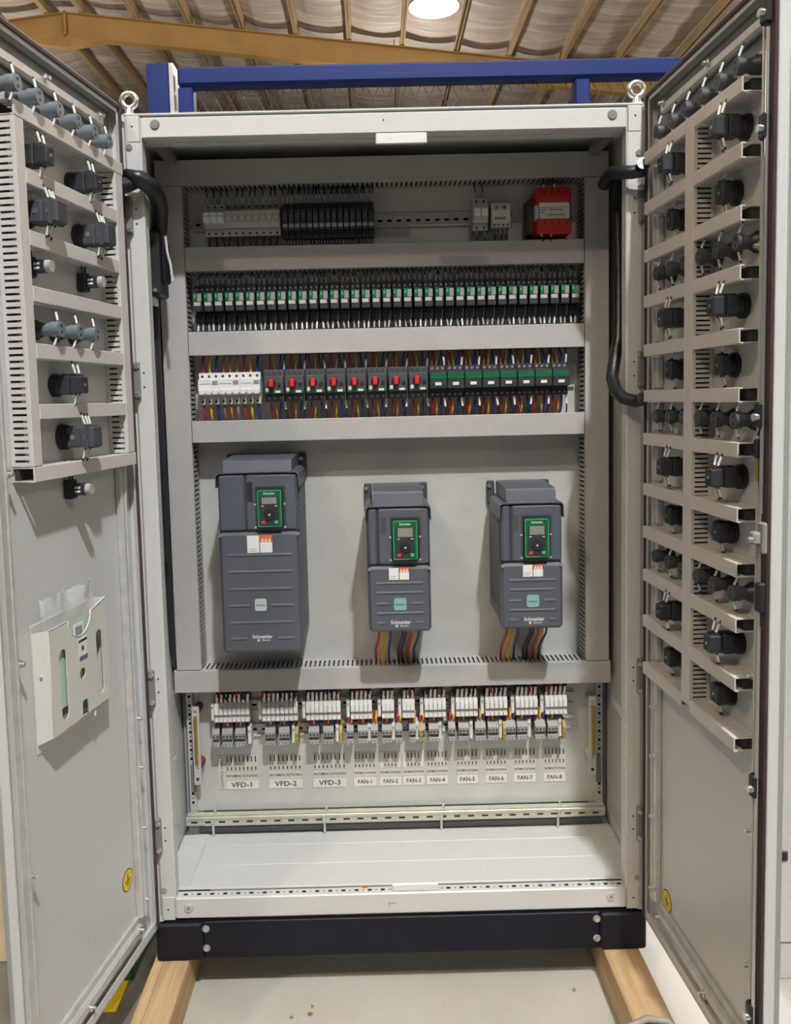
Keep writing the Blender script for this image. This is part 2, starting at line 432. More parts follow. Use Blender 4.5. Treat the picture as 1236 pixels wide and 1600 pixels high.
# ================================================================== CABINET
CB = (0, .2, .067)
cab = thing('electrical_cabinet', 'tall light grey two-door electrical cabinet standing open on a black plinth', 'cabinet', CB)
def cpart(mb, name, mt, label=None, parent=None): return mb.build(name, mt, parent or cab, CB, label)
def csub(mb, name, mt, parent, label=None): return mb.build(name, mt, parent, CB, label)
# child parts are built in cabinet coordinates; sub-parts share the same origin, so a sub-part's parent sits at zero offset
# frame posts with punched inner edge
for sx in (-1, 1):
    X = lambda a, b: (min(sx*a, sx*b), max(sx*a, sx*b))
    mb = MB(); x0, x1 = X(.564, .603); mb.cbox(x0, x1, 0, .04, .172, 2.128, .004)
    x0, x1 = X(.598, .613); mb.box(x0, x1, .012, .03, .16, 2.11)
    post = cpart(mb, 'frame_post', WHITE)
    mb = MB()
    for k in range(75):
        z = .235+k*.0245
        mb.box(*X(.5634, .5642), .007, .010, z, z+.005)
    o = csub(mb, 'punched_slot', MGREY, post); o['kind'] = 'stuff'
    for zc in (1.90, 1.52, .775, .395):
        for dz in (-.0167, .0167): csub(MB().cyl((sx*.583, .001, zc+dz), (sx*.583, -.0008, zc+dz), .0022, n=8), 'drilled_hole', DARKHOLE, post)
    for zz in ((2.058, .251) if sx < 0 else (2.02, .253)):
        csub(MB().cyl((sx*.592, .002, zz), (sx*.592, -.003, zz), .0075, n=6), 'hex_bolt', ZINC, post)
    # rear post
    x0, x1 = X(.56, .60); cpart(MB().box(x0, x1, .345, .385, .172, 2.128), 'rear_post', WHITE)
    # side wall
    x0, x1 = X(.612, .615); sp = cpart(MB().box(x0, x1, .03, .39, .175, 2.125), 'side_panel', DOORP)
    # hinges
    for zc in (1.902, 1.518, .77, .394):
        hm = MB(); x0, x1 = X(.591, .610); hm.cbox(x0, x1, -.010, .004, zc-.045, zc+.045, .003)
        hi = cpart(hm, 'hinge', SEAL)
        for dz in (-.034, .034): csub(MB().cyl((sx*.597, -.008, zc+dz), (sx*.597, -.016, zc+dz), .0062, n=6), 'hinge_bolt', ZINC, hi)
        csub(MB().cyl((sx*.609, -.012, zc-.03), (sx*.609, -.012, zc+.03), .0055, n=10), 'hinge_pin', ZINC, hi)
    # depth rail under the roof
    x0, x1 = X(.535, .56); cpart(MB().cbox(x0, x1, .045, .232, 2.0785, 2.105, .004), 'depth_rail', SEAL)
    x0, x1 = X(.54, .575); cpart(MB().box(x0, x1, .05, .30, .2303, .233), 'floor_side_rail', WHITE)
# protective film scraps on the side walls
cpart(MB().prism([(.13, .58), (.30, .59), (.31, .28), (.15, .26)], 'x', .608, .611), 'protective_film', FILM)
cpart(MB().prism([(.08, 1.5), (.26, 1.45), (.28, .62), (.10, .62)], 'x', .609, .6115), 'protective_film', FILM)
cpart(MB().prism([(.12, .50), (.25, .49), (.25, .30), (.13, .33)], 'x', -.611, -.608), 'protective_film', PAPERG)
# beams
mb = MB(); mb.cbox(-.565, .565, .001, .04, 2.077, 2.125, .003); mb.box(-.565, .565, .03, .06, 2.074, 2.079)
tb = cpart(mb, 'frame_beam', WHITE)
mb = MB(); mb.cbox(-.566, .566, .001, .034, .172, .226, .003)
bb = cpart(mb, 'frame_beam', WHITE)
mb = MB()
for k in range(34):
    x = -.548+k*.0332
    mb.box(x, x+.010, .014, .021, .2255, .2266); mb.box(x+.020, x+.023, .016, .019, .2255, .2266)
o = csub(mb, 'punched_slot', DARKHOLE, bb); o['kind'] = 'stuff'
csub(MB().box(-.566, -.485, .0345, .043, .224, .2268), 'corner_gap', DARKHOLE, bb)
csub(MB().box(.485, .566, .0345, .043, .224, .2268), 'corner_gap', DARKHOLE, bb)
for (x, z) in ((-.531, 2.108), (.531, 2.108), (-.533, .201), (.528, .203)):
    p = tb if z > 1 else bb
    csub(MB().cyl((x, .001, z), (x, -.0025, z), .0115, .010, 16), 'round_screw', SEAL if z > 1 else WPL2, p)
    csub(MB().cyl((x, -.002, z), (x, -.0032, z), .004, n=6), 'screw_socket', INKG, p)
csub(MB().cyl((-.001, .002, 2.107), (-.001, .0002, 2.107), .0018, n=8), 'drilled_hole', DARKHOLE, tb)
csub(MB().box(-.030, -.0285, .0004, .001, .19, .203).box(-.0285, -.012, .0004, .001, .199, .2), 'pencil_mark', INKG, bb)
# corner pieces
for sx in (-1, 1):
    for top in (0, 1):
        z0, z1 = (2.068, 2.128) if top else (.170, .232)
        mb = MB(); x0, x1 = (min(sx*.567, sx*.598), max(sx*.567, sx*.598)); mb.cbox(x0, x1, -.0015, .042, z0, z1, .002)
        if top: pts = [(sx*.598, 2.128), (sx*.598, 2.112), (sx*.616, 2.125), (sx*.616, 2.135)]
        else: pts = [(sx*.588, .171), (sx*.598, .185), (sx*.616, .165), (sx*.616, .158)]
        mb.prism(pts, 'y', .002, .03)
        cp = cpart(mb, 'corner_piece', WHITE)
        hz = 2.104 if top else .199
        csub(MB().cyl((sx*.584, 0, hz), (sx*.584, -.0018, hz), .0024, n=8), 'drilled_hole', DARKHOLE, cp)
        csub(MB().box(sx*.5665-.0004, sx*.5665+.0004, -.0018, .0, z0+.003, z1-.003), 'joint_line', INKG, cp)
# back, roof, floor plates
cpart(MB().box(-.615, .615, .3905, .394, .175, 2.128), 'back_panel', DOORP)
cpart(MB().cbox(-.603, .603, .0, .05, 2.128, 2.134, .002).box(-.616, .616, .045, .394, 2.125, 2.133), 'roof_panel', WHITE)
for a, b, dz in ((.036, .141, .0), (.1425, .235, -.001), (.2365, .30, .0005), (.3015, .388, -.002)):
    cpart(MB().cbox(-.610, .610, a, b, .224+dz, .2302+dz, .0012), 'floor_plate', WHITE)
cpart(MB().cbox(-.57, .59, .310, .320, .230, .247, .002), 'rear_angle', SEAL)
# lock plates
for (x0, x1, y0, y1, z0, z1) in ((-.02, .099, -.004, .002, 2.051, 2.0765), (-.022, .095, .006, .012, .2262, .246)):
    lp = cpart(MB().cbox(x0, x1, y0, y1, z0, z1, .0025), 'lock_plate', WPL)
    if z0 > 1: csub(MB().box(x0+.033, x0+.0337, -.0045, -.004, z0+.011, z0+.016), 'scratch', INKG, lp)
# lifting eyes
for x in (-.594, .594):
    e = MB().torus((x, .022, 2.170), .0165, .0065, 'y', 26, 10).cyl((x, .022, 2.132), (x, .022, 2.152), .013, .008, 14).cyl((x, .022, 2.130), (x, .022, 2.138), .017, .016, 16)
    cpart(e, 'lifting_eye', ZINC)
# plinth
pl = cpart(MB().box(-.600, .600, .0, .012, .072, .166).box(-.6, .6, .375, .39, .067, .166).box(-.606, -.594, 0, .39, .067, .166).box(.594, .606, 0, .39, .067, .166), 'plinth', NAVY)
csub(MB().cbox(-.498, .498, -.004, .004, .069, .166, .002), 'plinth_front_panel', NAVY, pl)
for sx in (-1, 1):
    x0, x1 = min(sx*.500, sx*.615), max(sx*.500, sx*.615)
    csub(MB().cbox(x0, x1, -.010, .06, .067, .164, .005), 'plinth_corner', NAVY, pl)
    for z in (.148, .097):
        x = sx*.491
        csub(MB().cyl((x, -.003, z), (x, -.0055, z), .0095, n=14), 'washer', MGREY, pl)
        csub(MB().cyl((x, -.005, z), (x, -.010, z), .006, n=12), 'plinth_screw', ZINC, pl)
# mounting plate
mp = cpart(MB().cbox(-.589, .589, .3249, .3280, .290, 2.098, .001), 'mounting_plate', PLATE)
for sx in (-1, 1):
    x0, x1 = min(sx*.574, sx*.593), max(sx*.574, sx*.593)
    pr = cpart(MB().box(x0, x1, .317, .3245, .288, .664), 'punched_rail', GALV)
    mb = MB()
    for k in range(16):
        z = .316+k*.026
        if .362 < z < .437 or z > .645: continue
        mb.box(sx*.584-.0036, sx*.584+.0036, .3164, .3171, z, z+.0072); mb.cyl((sx*.584, .3172, z+.0165), (sx*.584, .3166, z+.0165), .002, n=6)
    o = csub(mb, 'punched_slot', DARKHOLE, pr); o['kind'] = 'stuff'
    csub(MB().cbox(sx*.580-.007, sx*.580+.007, .310, .317, .352, .436, .002), 'clamp_bracket', SEAL, pr)
    cpart(MB().cbox(min(sx*.598, sx*.608), max(sx*.598, sx*.608), .335, .345, .25, 2.09, .002), 'plate_support_rail', MGREY)
ZR = [2.001, 1.890, 1.784, 1.682, 1.572, 1.468, 1.370, 1.253, 1.1525, 1.051, .9415, .828]   # door duct heights
# ------------------------------------------------------------------ door frames of reference
AL, AR = .1592, -.0505
def frame(side):
    a = AL if side < 0 else AR
    h = Vector((side*.605, 0, 0)); d = Vector((-math.sin(a), -math.cos(a), 0))
    n = Vector((math.cos(a), -math.sin(a), 0)) if side < 0 else Vector((-math.cos(a), math.sin(a), 0))
    X = d if side < 0 else -d
    return h, d, n, math.atan2(X.y, X.x)
def dloc(side, s, z, off=-.0192):
    h, d, n, rz = frame(side); p = h + d*s + n*off
    return (p.x, p.y, z), rz
def door(side):
    h, d, n, rz = frame(side); k = -side        # local x = k*s
    W = .590 if side > 0 else .590
    E = .590 if side > 0 else .578
    X = lambda a, b: (min(k*a, k*b), max(k*a, k*b))
    Z0, Z1 = .160, 2.150
    mb = MB()
    mb.box(*X(.012, E), -.030, -.020, Z0, Z1)                        # skin
    mb.box(*X(E-.004, E), -.030, 0, Z0, Z1); mb.box(*X(E-.020, E), -.002, 0, Z0, Z1)     # free edge return
    mb.box(*X(.012, .016), -.030, 0, Z0, Z1); mb.box(*X(.012, .030), -.002, 0, Z0, Z1)
    mb.box(*X(.012, E), -.030, 0, Z1-.004, Z1); mb.box(*X(.012, E), -.002, 0, Z1-.022, Z1)
    mb.box(*X(.012, E), -.030, 0, Z0, Z0+.004); mb.box(*X(.012, E), -.002, 0, Z0, Z0+.024)
    o = mb.build('door', DOORP, cab); o.location = h - Vector(CB); o.rotation_euler = (0, 0, rz)
    tag(o, 'left cabinet door swung open with a document pocket' if side < 0 else 'right cabinet door swung open and covered in contact blocks')
    # gasket
    g = MB(); gw = (.566, E) if side > 0 else (E-.012, E-.004)
    if side > 0: g.cbox(*X(*gw), 0, .005, Z0+.006, Z1-.006, .002)
    g.cbox(*X(.014, .024), 0, .005, Z0+.006, Z1-.006, .002)
    g.cbox(*X(.014, E), 0, .004, Z1-.014, Z1-.004, .0015)
    g.build('gasket', GASK, o)
    # stiffener profiles (vertical tubes along both edges, horizontal along top and bottom)
    fs = (.537, .562) if side > 0 else (.530, .566)
    st = MB().cbox(*X(*fs), -.020, .001, .225, 2.10, .005); st.cbox(*X(fs[0]+.006, fs[0]+.013), 0, .0035, .225, 2.10, .001)
    st.build('stiffener_rail', GALV, o)
    hs = (.050, .078) if side > 0 else (.064, .092)
    hm_ = MB()
    segs = [(.232, 1.322)] if side < 0 else [(.232, .798)] + [(ZR[i+1]+.003, ZR[i]-.030) for i in range(10, -1, -1)]
    for za, zb in segs:
        hm_.cbox(*X(*hs), -.020, -.002, za, zb, .004); hm_.cbox(*X(hs[0]+.008, hs[0]+.014), -.003, .001, za, zb, .001)
    hm_.build('stiffener_rail', GALV, o)
    zt = (2.075, 2.098)
    MB().cbox(*X(.088, fs[0]-.004), -.020, -.002, *zt, .005).build('stiffener_rail', GALV, o)
    MB().cbox(*X(.088, fs[0]+.01), -.020, -.002, .195, .222, .005).cbox(*X(.088, fs[0]+.01), -.020, -.012, .222, .238, .002).build('stiffener_rail', GALV, o)
    MB().box(*X(.03, E-.02), -.0200, -.0192, 2.052, Z1-.022).build('top_shade_strip', SEAL, o)  # dark strip paints the shade under the door's top flange
    bolts = [(fs[0], z) for z in ((.66, .95, 1.71, .40) if side > 0 else (.60, 1.0, 1.345))] + [(hs[1]-.004 if side > 0 else hs[0]+.006, z) for z in (.27, .45, .60, .72)] + \
            [(.11, zt[1]-.004), (.33, zt[1]-.004), (.11, .218), (.35, .205)]
    bm = MB().cyl((0, -.004, 0), (0, .010, 0), .0048, .0042, 6).cyl((0, -.004, 0), (0, .002, 0), .008, n=12).mesh('bolt', ZINC)
    for s, z in bolts: link('bolt', bm, o, None, (k*s, 0, z))
    # earth symbol sticker
    sz = (.124, .349) if side < 0 else (.112, .258)
    s = sz[0]; z = sz[1]
    MB().cyl((k*s, -.0202, z), (k*s, -.0192, z), .026, n=28).build('earth_sticker', INK, o, label='round yellow earth-symbol sticker')
    stk = o.children[-1] if False else None
    MB().cyl((k*s, -.0195, z), (k*s, -.0188, z), .0235, n=28).build('sticker_face', YEL, o)
    MB().box(k*s-.0013, k*s+.0013, -.0188, -.0183, z, z+.016).box(k*s-.013, k*s+.013, -.0188, -.0183, z-.001, z+.0012).box(k*s-.009, k*s+.009, -.0188, -.0183, z-.007, z-.005).box(k*s-.005, k*s+.005, -.0188, -.0183, z-.013, z-.011).build('earth_symbol', INK, o)
    if side > 0:
        # espagnolette: rod, guides, latch, key, spring clip
        MB().cyl((k*.575, .010, .25), (k*.575, .010, 1.05), .0035, n=8).cyl((k*.575, .010, 1.25), (k*.575, .010, 2.02), .0035, n=8).build('locking_rod', ZINC, o)
        MB().cbox(k*.566-.006, k*.566+.006, .002, .006, 1.98, 2.07, .001).build('rod_end_bar', ZINC, o)
        for z in (2.085, 1.90, 1.42, .76, .33):
            MB().cbox(*X(.558, .578), .002, .018, z-.022, z+.022, .004).build('rod_guide', BLACK, o)
            MB().cyl((k*.570, .012, z-.004), (k*.570, .024, z-.004), .007, n=10).build('guide_screw', ZINC, o)
        MB().cbox(*X(.566, .588), .0, .012, 1.180, 1.235, .003).cbox(*X(.560, .580), .010, .024, 1.196, 1.218, .003).build('latch_case', MGREY, o)
        MB().cyl((k*.572, .022, 1.204), (k*.572, .032, 1.204), .007, n=6).build('latch_bolt', ZINC, o)
        MB().cbox(*X(.570, .588), .004, .018, 1.078, 1.130, .003).build('latch_handle', BLACK, o)
        MB().cbox(k*.562-.007, k*.562+.007, .004, .016, 1.345, 1.378, .003).build('microswitch', BLACK, o)
        MB().cyl((k*.562, .010, 1.345), (k*.562, .010, 1.305), .0035, n=8).build('switch_pin', BRASS, o)
        MB().tube([(k*.572, .010, 1.43), (k*.578, .014, 1.40), (k*.566, .012, 1.385)], .002, 6).build('switch_lead', W_BLK, o)
    return o
doorL = door(-1); doorR = door(1)

# ================================================================== PLINTH TIMBERS, FLOOR ITEMS
def timber(x0, x1, label):
    t = thing('timber_beam', label, 'beam', ((x0+x1)/2, -.1, 0))
    mb = MB().cbox(-(x1-x0)/2, (x1-x0)/2, -.62, .55, FZ, .0668, .003)
    mb.build('beam_body', WOOD, t)
    return t
t1 = timber(-.625, -.536, 'pale pine beam under the left end of the black plinth, with a crack along it')
MB().box(-.0185, -.0175, -.62, .55, .0662, .06695).build('crack', mat('dark_crack', (.12, .06, .03), .8), t1)
timber(.508, .597, 'pale pine beam under the right end of the black plinth')
cb = MB().tube([(.40, -.42, FZ+.008), (.44, -.33, .03), (.49, -.275, .074), (.535, -.258, .079), (.58, -.266, .077), (.625, -.31, .04), (.70, -.42, FZ+.008)], .0075, 10)
tag(cb.build('grey_cable', CABLE), 'grey round cable looped over the right pine beam', 'cable')
for i, (x, y, r, l) in enumerate(((-.23, -.075, .006, 'small brown chip on the floor, largest of the few between the beams'), (-.226, -.05, .004, 'small brown flake just behind the largest floor chip'), (-.275, -.085, .0045, 'small grey chip left of the largest floor chip'), (.43, -.015, .006, 'crumpled grey scrap near the right pine beam'))):
    rnd = random.Random(i); mb = MB(); n = 7
    pts = [(x+r*rnd.uniform(.6, 1.2)*math.cos(2*PI*k/n), y+r*rnd.uniform(.6, 1.2)*math.sin(2*PI*k/n)) for k in range(n)]
    mb.prism(pts, 'z', FZ+.0002, FZ+.004)
    tag(mb.build('floor_debris', MGREY if i > 1 else W_BRN), l, 'debris')
for i, (px, py, l) in enumerate(((-.36, .075, 'tiny copper offcut on the cabinet floor towards the left'), (-.09, .028, 'tiny copper offcut by the front edge near the middle of the cabinet floor'), (.30, .06, 'tiny copper offcut on the cabinet floor towards the right'))):
    tag(MB().box(px-.007, px+.007, py-.002, py+.002, .2266, .229).build('wire_offcut', W_ORG), l, 'scrap')
tag(MB().cbox(-.98, -.70, .06, .50, FZ, .20, .004).build('green_crate', GRNBOX), 'dark green box on the floor behind the left door', 'box')
struct(MB().box(-.742, -.712, -.05, .10, FZ, FZ+.002).build('trim_1', YEL))
# neighbours
e = thing('white_enclosure', 'white enclosure standing close beside the right door at the picture edge', 'cabinet', (1.5, .3, FZ))
MB().cbox(-.55, .55, -.3, .3, .10, 2.3, .004).build('enclosure_body', WSURF, e); MB().cbox(-.54, .54, -.295, .295, .0, .097, .003).build('enclosure_plinth', WSURF, e)
MB().cbox(-.548, -.53, -.306, -.30, .32, .345, .002).build('enclosure_hinge', BLACK, e)
tag(MB().cbox(.64, .94, -1.2, .6, FZ, FZ+.004, .001).build('white_surface', WSURF), 'thin pale slab on the floor beside the right pine beam', 'sheet')  # thin slab added to make the floor paler here
pb = thing('plywood_board', 'cream plywood board standing beyond the left door at the picture edge', 'board', (-1.35, .15, FZ))
MB().cbox(-.32, .30, 0, .02, 0, 1.35, .002).build('board_face', PLY, pb); MB().box(.24, .30, .02, .07, 0, 1.35).build('board_batten', PLY, pb)

# ================================================================== BLUE RAIL BEHIND
Y = .72
k = (Y+2.0)/(.6+2.0)
b = thing('blue_gate_frame', 'blue painted steel frame with wire mesh standing behind the cabinet', 'gate', (0, Y, FZ))
zt = 2.503-FZ
MB().cbox(-.625, 1.6, -.03, .03, zt-.057, zt, .008).build('top_rail', BLUE, b)
MB().cbox(-.625, -.578, -.028, .028, 0, zt-.06, .005).build('upright', BLUE, b)
MB().cbox(.612, .66, -.028, .028, 0, zt-.06, .005).build('upright', BLUE, b)
MB().cbox(1.55, 1.6, -.028, .028, 0, zt-.06, .005).build('upright', BLUE, b)
MB().cbox(-.58, 1.56, -.02, .02, .25, .30, .005).build('bottom_rail', BLUE, b)
mb = MB()
p = .0445; dz = .088
for half in range(30):
    z = zt-.066-half*dz/2*1.0
for i in range(-46, 62):
    x = -.575 + i*p
    zt0 = zt-.055; zb = .30
    # strands running down-right and down-left, clipped to the frame
    for sgn in (1, -1):
        xa, za = x, zt0; L = (zt0-zb); xb = x + sgn*L*(p/dz)
        lo_, hi_ = -.575, 1.555
        def clip(xa, za, xb, zb_):
            pts = []
            t0, t1 = 0.0, 1.0
            dx = xb-xa
            for bound, side in ((lo_, 1), (hi_, -1)):
                fa = side*(xa-bound); fb = side*(xb-bound)
                if fa < 0 and fb < 0: return None
                if fa < 0: t0 = max(t0, fa/(fa-fb))
                elif fb < 0: t1 = min(t1, fa/(fa-fb))
            if t0 >= t1: return None
            return (xa+dx*t0, za+(zb_-za)*t0), (xa+dx*t1, za+(zb_-za)*t1)
        c = clip(xa, za, xb, zb)
        if not c: continue
        (ax, az), (bx, bz) = c
        mb.tube([(ax, .002*sgn, az), (bx, .002*sgn, bz)], .0012, 4, caps=False)
o = mb.build('wire_mesh', CHAR, b); o['kind'] = 'stuff'
t = thing('blue_post', 'blue box section post with pale edge left of the gate frame', 'post', (-.677, Y, FZ))
MB().cbox(-.041, .030, -.04, .04, 0, zt+.009, .004).build('post_body', BLUE, t); MB().box(.030, .043, -.042, .04, 0, zt+.007).build('post_edge', GALV, t)
MB().cyl((.043, -.02, 2.40), (.05, -.02, 2.40), .006, n=8).build('bolt', ZINC, t)

# ================================================================== WIRING DUCTS
_before = set(bpy.data.objects)
def duct(name, label, loc, L, w, d, fs, vert=False, rz=0, pitch=.0125, slot=.0045, mt=None, fill=.62, group=None, flipx=1, lid_t=.002):
    """length along +x (or z when vert), width w along z (or x), depth d along y*fs from the base at y=0"""
    mt = mt or DUCT
    t = thing(name, label, 'wiring duct', loc, group, rz)
    Y = lambda a, b: (min(fs*a, fs*b), max(fs*a, fs*b))
    tr = MB(); tr.box(0, L, *Y(0, .0015), 0, w)
    for z0 in (0.001, w-.0025):
        tr.box(0, L, *Y(0, d*.16), z0, z0+.0015); tr.box(0, L, *Y(d*.84, d-.0005), z0, z0+.0015)
    lid = MB(); lid.cbox(0, L, *Y(d-.001, d+lid_t), 0, w, .0012); lid.box(0, L, *Y(d*.86, d), 0, .001); lid.box(0, L, *Y(d*.86, d), w-.001, w)
    fg = MB(); n = int(L/pitch)
    off = (L-n*pitch)/2
    for k in range(n+1):
        x0 = max(0, off+k*pitch-(pitch-slot)/2); x1 = min(L, off+k*pitch+(pitch-slot)/2)
        if x1-x0 < .0005: continue
        for z0 in (0.001, w-.0025): fg.box(x0, x1, *Y(d*.15, d*.85), z0, z0+.0015)
    wf = MB(); wf.box(.004, L-.004, *Y(.003, d*fill), w*.12, w*.88)
    for m_ in (tr, lid, fg, wf):
        if vert: m_.swap()
        if flipx < 0:
            m_.v = [(-x, y, z) for x, y, z in m_.v]; m_.f = [f[::-1] for f in m_.f]
    tr.build('trough', mt, t); lid.build('lid', mt, t)
    o = fg.build('slotted_side', mt, t); o['kind'] = 'stuff'
    if fill > 0: wf.build('wire_and_shade_fill', WFILL, t)['kind'] = 'stuff'  # dark block for the wires, also paints the shade behind the slots
    return t
PY = .2352; DD = .0785
def cduct(label, x0, x1, z0, z1, vert=False):
    if vert: return duct('wiring_duct', label, (x0, PY, z0), z1-z0, x1-x0, DD, -1, True)
    return duct('wiring_duct', label, (x0, PY, z0), x1-x0, z1-z0, DD, -1)
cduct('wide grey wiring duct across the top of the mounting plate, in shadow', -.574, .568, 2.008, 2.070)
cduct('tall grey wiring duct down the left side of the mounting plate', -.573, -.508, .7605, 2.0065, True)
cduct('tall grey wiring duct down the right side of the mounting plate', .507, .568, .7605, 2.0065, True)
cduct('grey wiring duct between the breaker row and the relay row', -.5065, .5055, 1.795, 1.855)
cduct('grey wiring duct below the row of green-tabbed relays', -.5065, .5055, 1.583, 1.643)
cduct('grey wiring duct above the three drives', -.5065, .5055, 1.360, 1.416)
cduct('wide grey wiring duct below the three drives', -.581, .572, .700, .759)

_plate_gear = [o for o in bpy.data.objects if o not in _before]
# door ducts
DK = .042
for i, z in enumerate(ZR):
    for (s0, s1, nm) in ((.067, .285, 'hinge side'), (.326, .519, 'free side')):
        p, rz = dloc(1, s0, z-.027)
        duct('door_duct', f'short grey duct on right door, {nm} column, {nth(i, 12, "top", "low")}', p, s1-s0, .027, DK, 1, False, rz, .0095, .0035, DUCTD, .6, 'short ducts on the right door', -1)
p, rz = dloc(1, .286, .815)
duct('door_duct', 'long vertical grey duct down the middle of the right door', p, 2.001-.815, .039, DK, 1, True, rz, .0095, .0035, DUCTD, .5, None, -1)
ZL = [2.003, 1.892, 1.782, 1.682, 1.5785, 1.467, 1.353]
for i, z in enumerate(ZL):
    s0, s1 = (.065, .488) if i in (0, 6) else (.1045, .4575)
    p, rz = dloc(-1, s0, z-.028)
    duct('door_duct', f'grey door duct across the left door, {nth(i, 7, "top", "low")} of seven', p, s1-s0, .028, DK, 1, False, rz, .0125, .0045, DUCTD, .28, 'ducts across the left door')
p, rz = dloc(-1, .458, 1.354)
duct('door_duct', 'vertical grey slotted duct at the free edge of the left door', p, 1.974-1.354, .030, DK, 1, True, rz, .0120, .0042, DUCTD, .28)
p, rz = dloc(-1, .070, 1.354)
duct('door_duct', 'vertical grey slotted duct at the hinge edge of the left door', p, 1.974-1.354, .034, DK, 1, True, rz, .0120, .0042, DUCTD, .28)

# ================================================================== DOOR DEVICES
def leads(t, xs, y, z, up, mts=SLEEVE, k=0):
    """black lead with a white marker sleeve running up or down from a terminal"""
    rnd = random.Random(k*13+int(up))
    for j, x in enumerate(xs):
        sgn = 1 if up else -1; dx = rnd.uniform(-.006, .006); L = rnd.uniform(.020, .026)
        p0 = Vector((x, y, z)); p1 = Vector((x+dx*.5, y-.004, z+sgn*L*.6)); p2 = Vector((x+dx, y-.008, z+sgn*L*1.12))
        l = MB().tube([p0, p1, p2], .0017, 6).build('lead', W_BLK, t)
        MB().tube([p0.lerp(p1, .30), p1, p1.lerp(p2, .55)], .0024, 6).build('marker_sleeve', mts, l)
def contact_a():
    t = thing('contact_block', 'x', 'contact block')
    MB().cyl((0,0,0), (0,.009,0), .0235, .0235, 20).cyl((0,.009,0), (0,.022,0), .0205, .018, 20).build('mounting_collar', BLACK, t)
    MB().cbox(-.017, .017, .018, .040, -.019, .019, .0025).box(-.006, .006, .020, .044, .019, .022).build('rear_block', BLACK2, t)
    fb = MB().cbox(-.015, .015, .040, .066, -.017, .0165, .0025).box(-.010, -.004, .045, .060, .0165, .019).box(.004, .010, .045, .060, .0165, .019).build('front_block', BLACK2, t)
    for z in (-.010, 0, .010): MB().cyl((0, .0655, z), (0, .0668, z), .0028, n=8).build('terminal_screw', ZINC if z == 0 else INK, t)
    leads(t, (-.007, .007), .052, .018, True, SLEEVE, 1); leads(t, (-.008, .006), .050, -.017, False, SLEEVE, 2)
    return t
def contact_b():
    t = thing('contact_block', 'x', 'contact block')
    MB().cyl((0,0,0), (0,.008,0), .0235, .0235, 20).cyl((0,.008,0), (0,.017,0), .020, .018, 20).build('mounting_collar', BLACK, t)
    MB().cbox(-.016, .016, .014, .036, -.019, .019, .003).box(-.005, .005, .017, .037, .019, .022).build('front_block', BLACK2, t)
    for z in (-.011, 0, .011): MB().cyl((0, .0355, z), (0, .0370, z), .0028, n=8).build('terminal_screw', ZINC if z == 0 else INK, t)
    leads(t, (-.005, .004), .029, .020, True, SLEEVE, 3); leads(t, (-.007, .003), .027, -.018, False, SLEEVE, 4)
    return t
def pilot(mt, q, name='pilot_lamp'):
    t = thing(name, 'x', 'pilot lamp')
    MB().cyl((0,0,0), (0,.008*q,0), .0195, .0195, 18).cyl((0,.008*q,0), (0,.026*q,0), .0185, .0125, 18, caps=False).build('flared_collar', BLACK2, t)
    MB().cyl((0,.022*q,0), (0,.044*q,0), .0125, .0125, 16).cyl((0,.044*q,0), (0,.068*q,0), .0145, .0145, 16).build('barrel', mt, t)
    for z in (-.006, .006): MB().cyl((0, .0675*q, z), (0, .0682*q+.0004, z), .0032, n=8).build('terminal_hole', INK, t)
    leads(t, (0,), .060*q, .012, True, SLEEVE, 5); leads(t, (.002,), .058*q, -.012, False, SLEEVE, 6)
    return t
def contact_d():
    t = thing('contact_block', 'x', 'contact block')
    MB().cyl((0,0,0), (0,.010,0), .026, .026, 20).cyl((0,.010,0), (0,.026,0), .023, .022, 20).build('mounting_collar', BLACK, t)
    MB().cbox(-.020, .020, .020, .048, -.021, .021, .003).build('rear_block', CHAR, t)
    MB().cbox(-.020, .020, .048, .078, -.021, .021, .003).box(-.022, .022, .060, .068, -.023, .023).build('front_block', CHAR, t)
    for y in (.034, .062):
        for sg in (-1, 1): MB().cyl((sg*.0195, y, 0), (sg*.0215, y, 0), .005, n=10).build('terminal_screw', ZINC, t)
    leads(t, (-.012, -.002, .010), .058, .021, True, SLEEVE, 7); leads(t, (-.012, 0, .012), .056, -.021, False, SLEEVE, 8)
    return t
def plug():
    t = thing('lamp_connector', 'x', 'connector')
    MB().cbox(-.012, .012, 0, .020, -.020, .020, .003).build('mounting_bracket', BLACK, t)
    MB().cbox(-.009, .009, .020, .046, -.012, .012, .002).build('socket_body', BLACK2, t)
    for z in (-.004, .004): MB().cbox(-.0105, -.0085, .024, .036, z-.0022, z+.0022, .0006).cbox(.0085, .0105, .024, .036, z-.0022, z+.0022, .0006).build('marker_sleeve', SLEEVE, t)
    MB().cyl((0, .046, 0), (0, .056, 0), .012, .011, 14).build('pale_tip', SLEEVEG, t)
    for x in (-.005, .005): MB().tube([(x, .012, .018), (x*1.6, .010, .04), (x*2.2, .008, .060)], .002, 6).build('lead', W_BLK, t)
    return t
PA, PB, PCd, PCl, PD, PP = contact_a(), contact_b(), pilot(CHAR, .62), pilot(PILOT, .85), contact_d(), plug()
_used = set()
def put(proto, side, s, z, label, group):
    p, rz = dloc(side, s, z, -.0195)
    if proto.name not in _used:
        _used.add(proto.name); proto.location = p; proto.rotation_euler = (0, 0, rz); tag(proto, label, None, group); return proto
    return copy_tree(proto, p, rz, label, group)
ROWZ = [(ZR[i]-.027+ZR[i+1])/2 for i in range(11)]
RN = ['top','second','third','fourth','fifth','sixth','seventh','eighth','ninth','tenth','lowest']
G1 = 'double contact blocks on the right door'; G2 = 'single contact blocks on the right door'; G3 = 'pilot lamps on the right door'
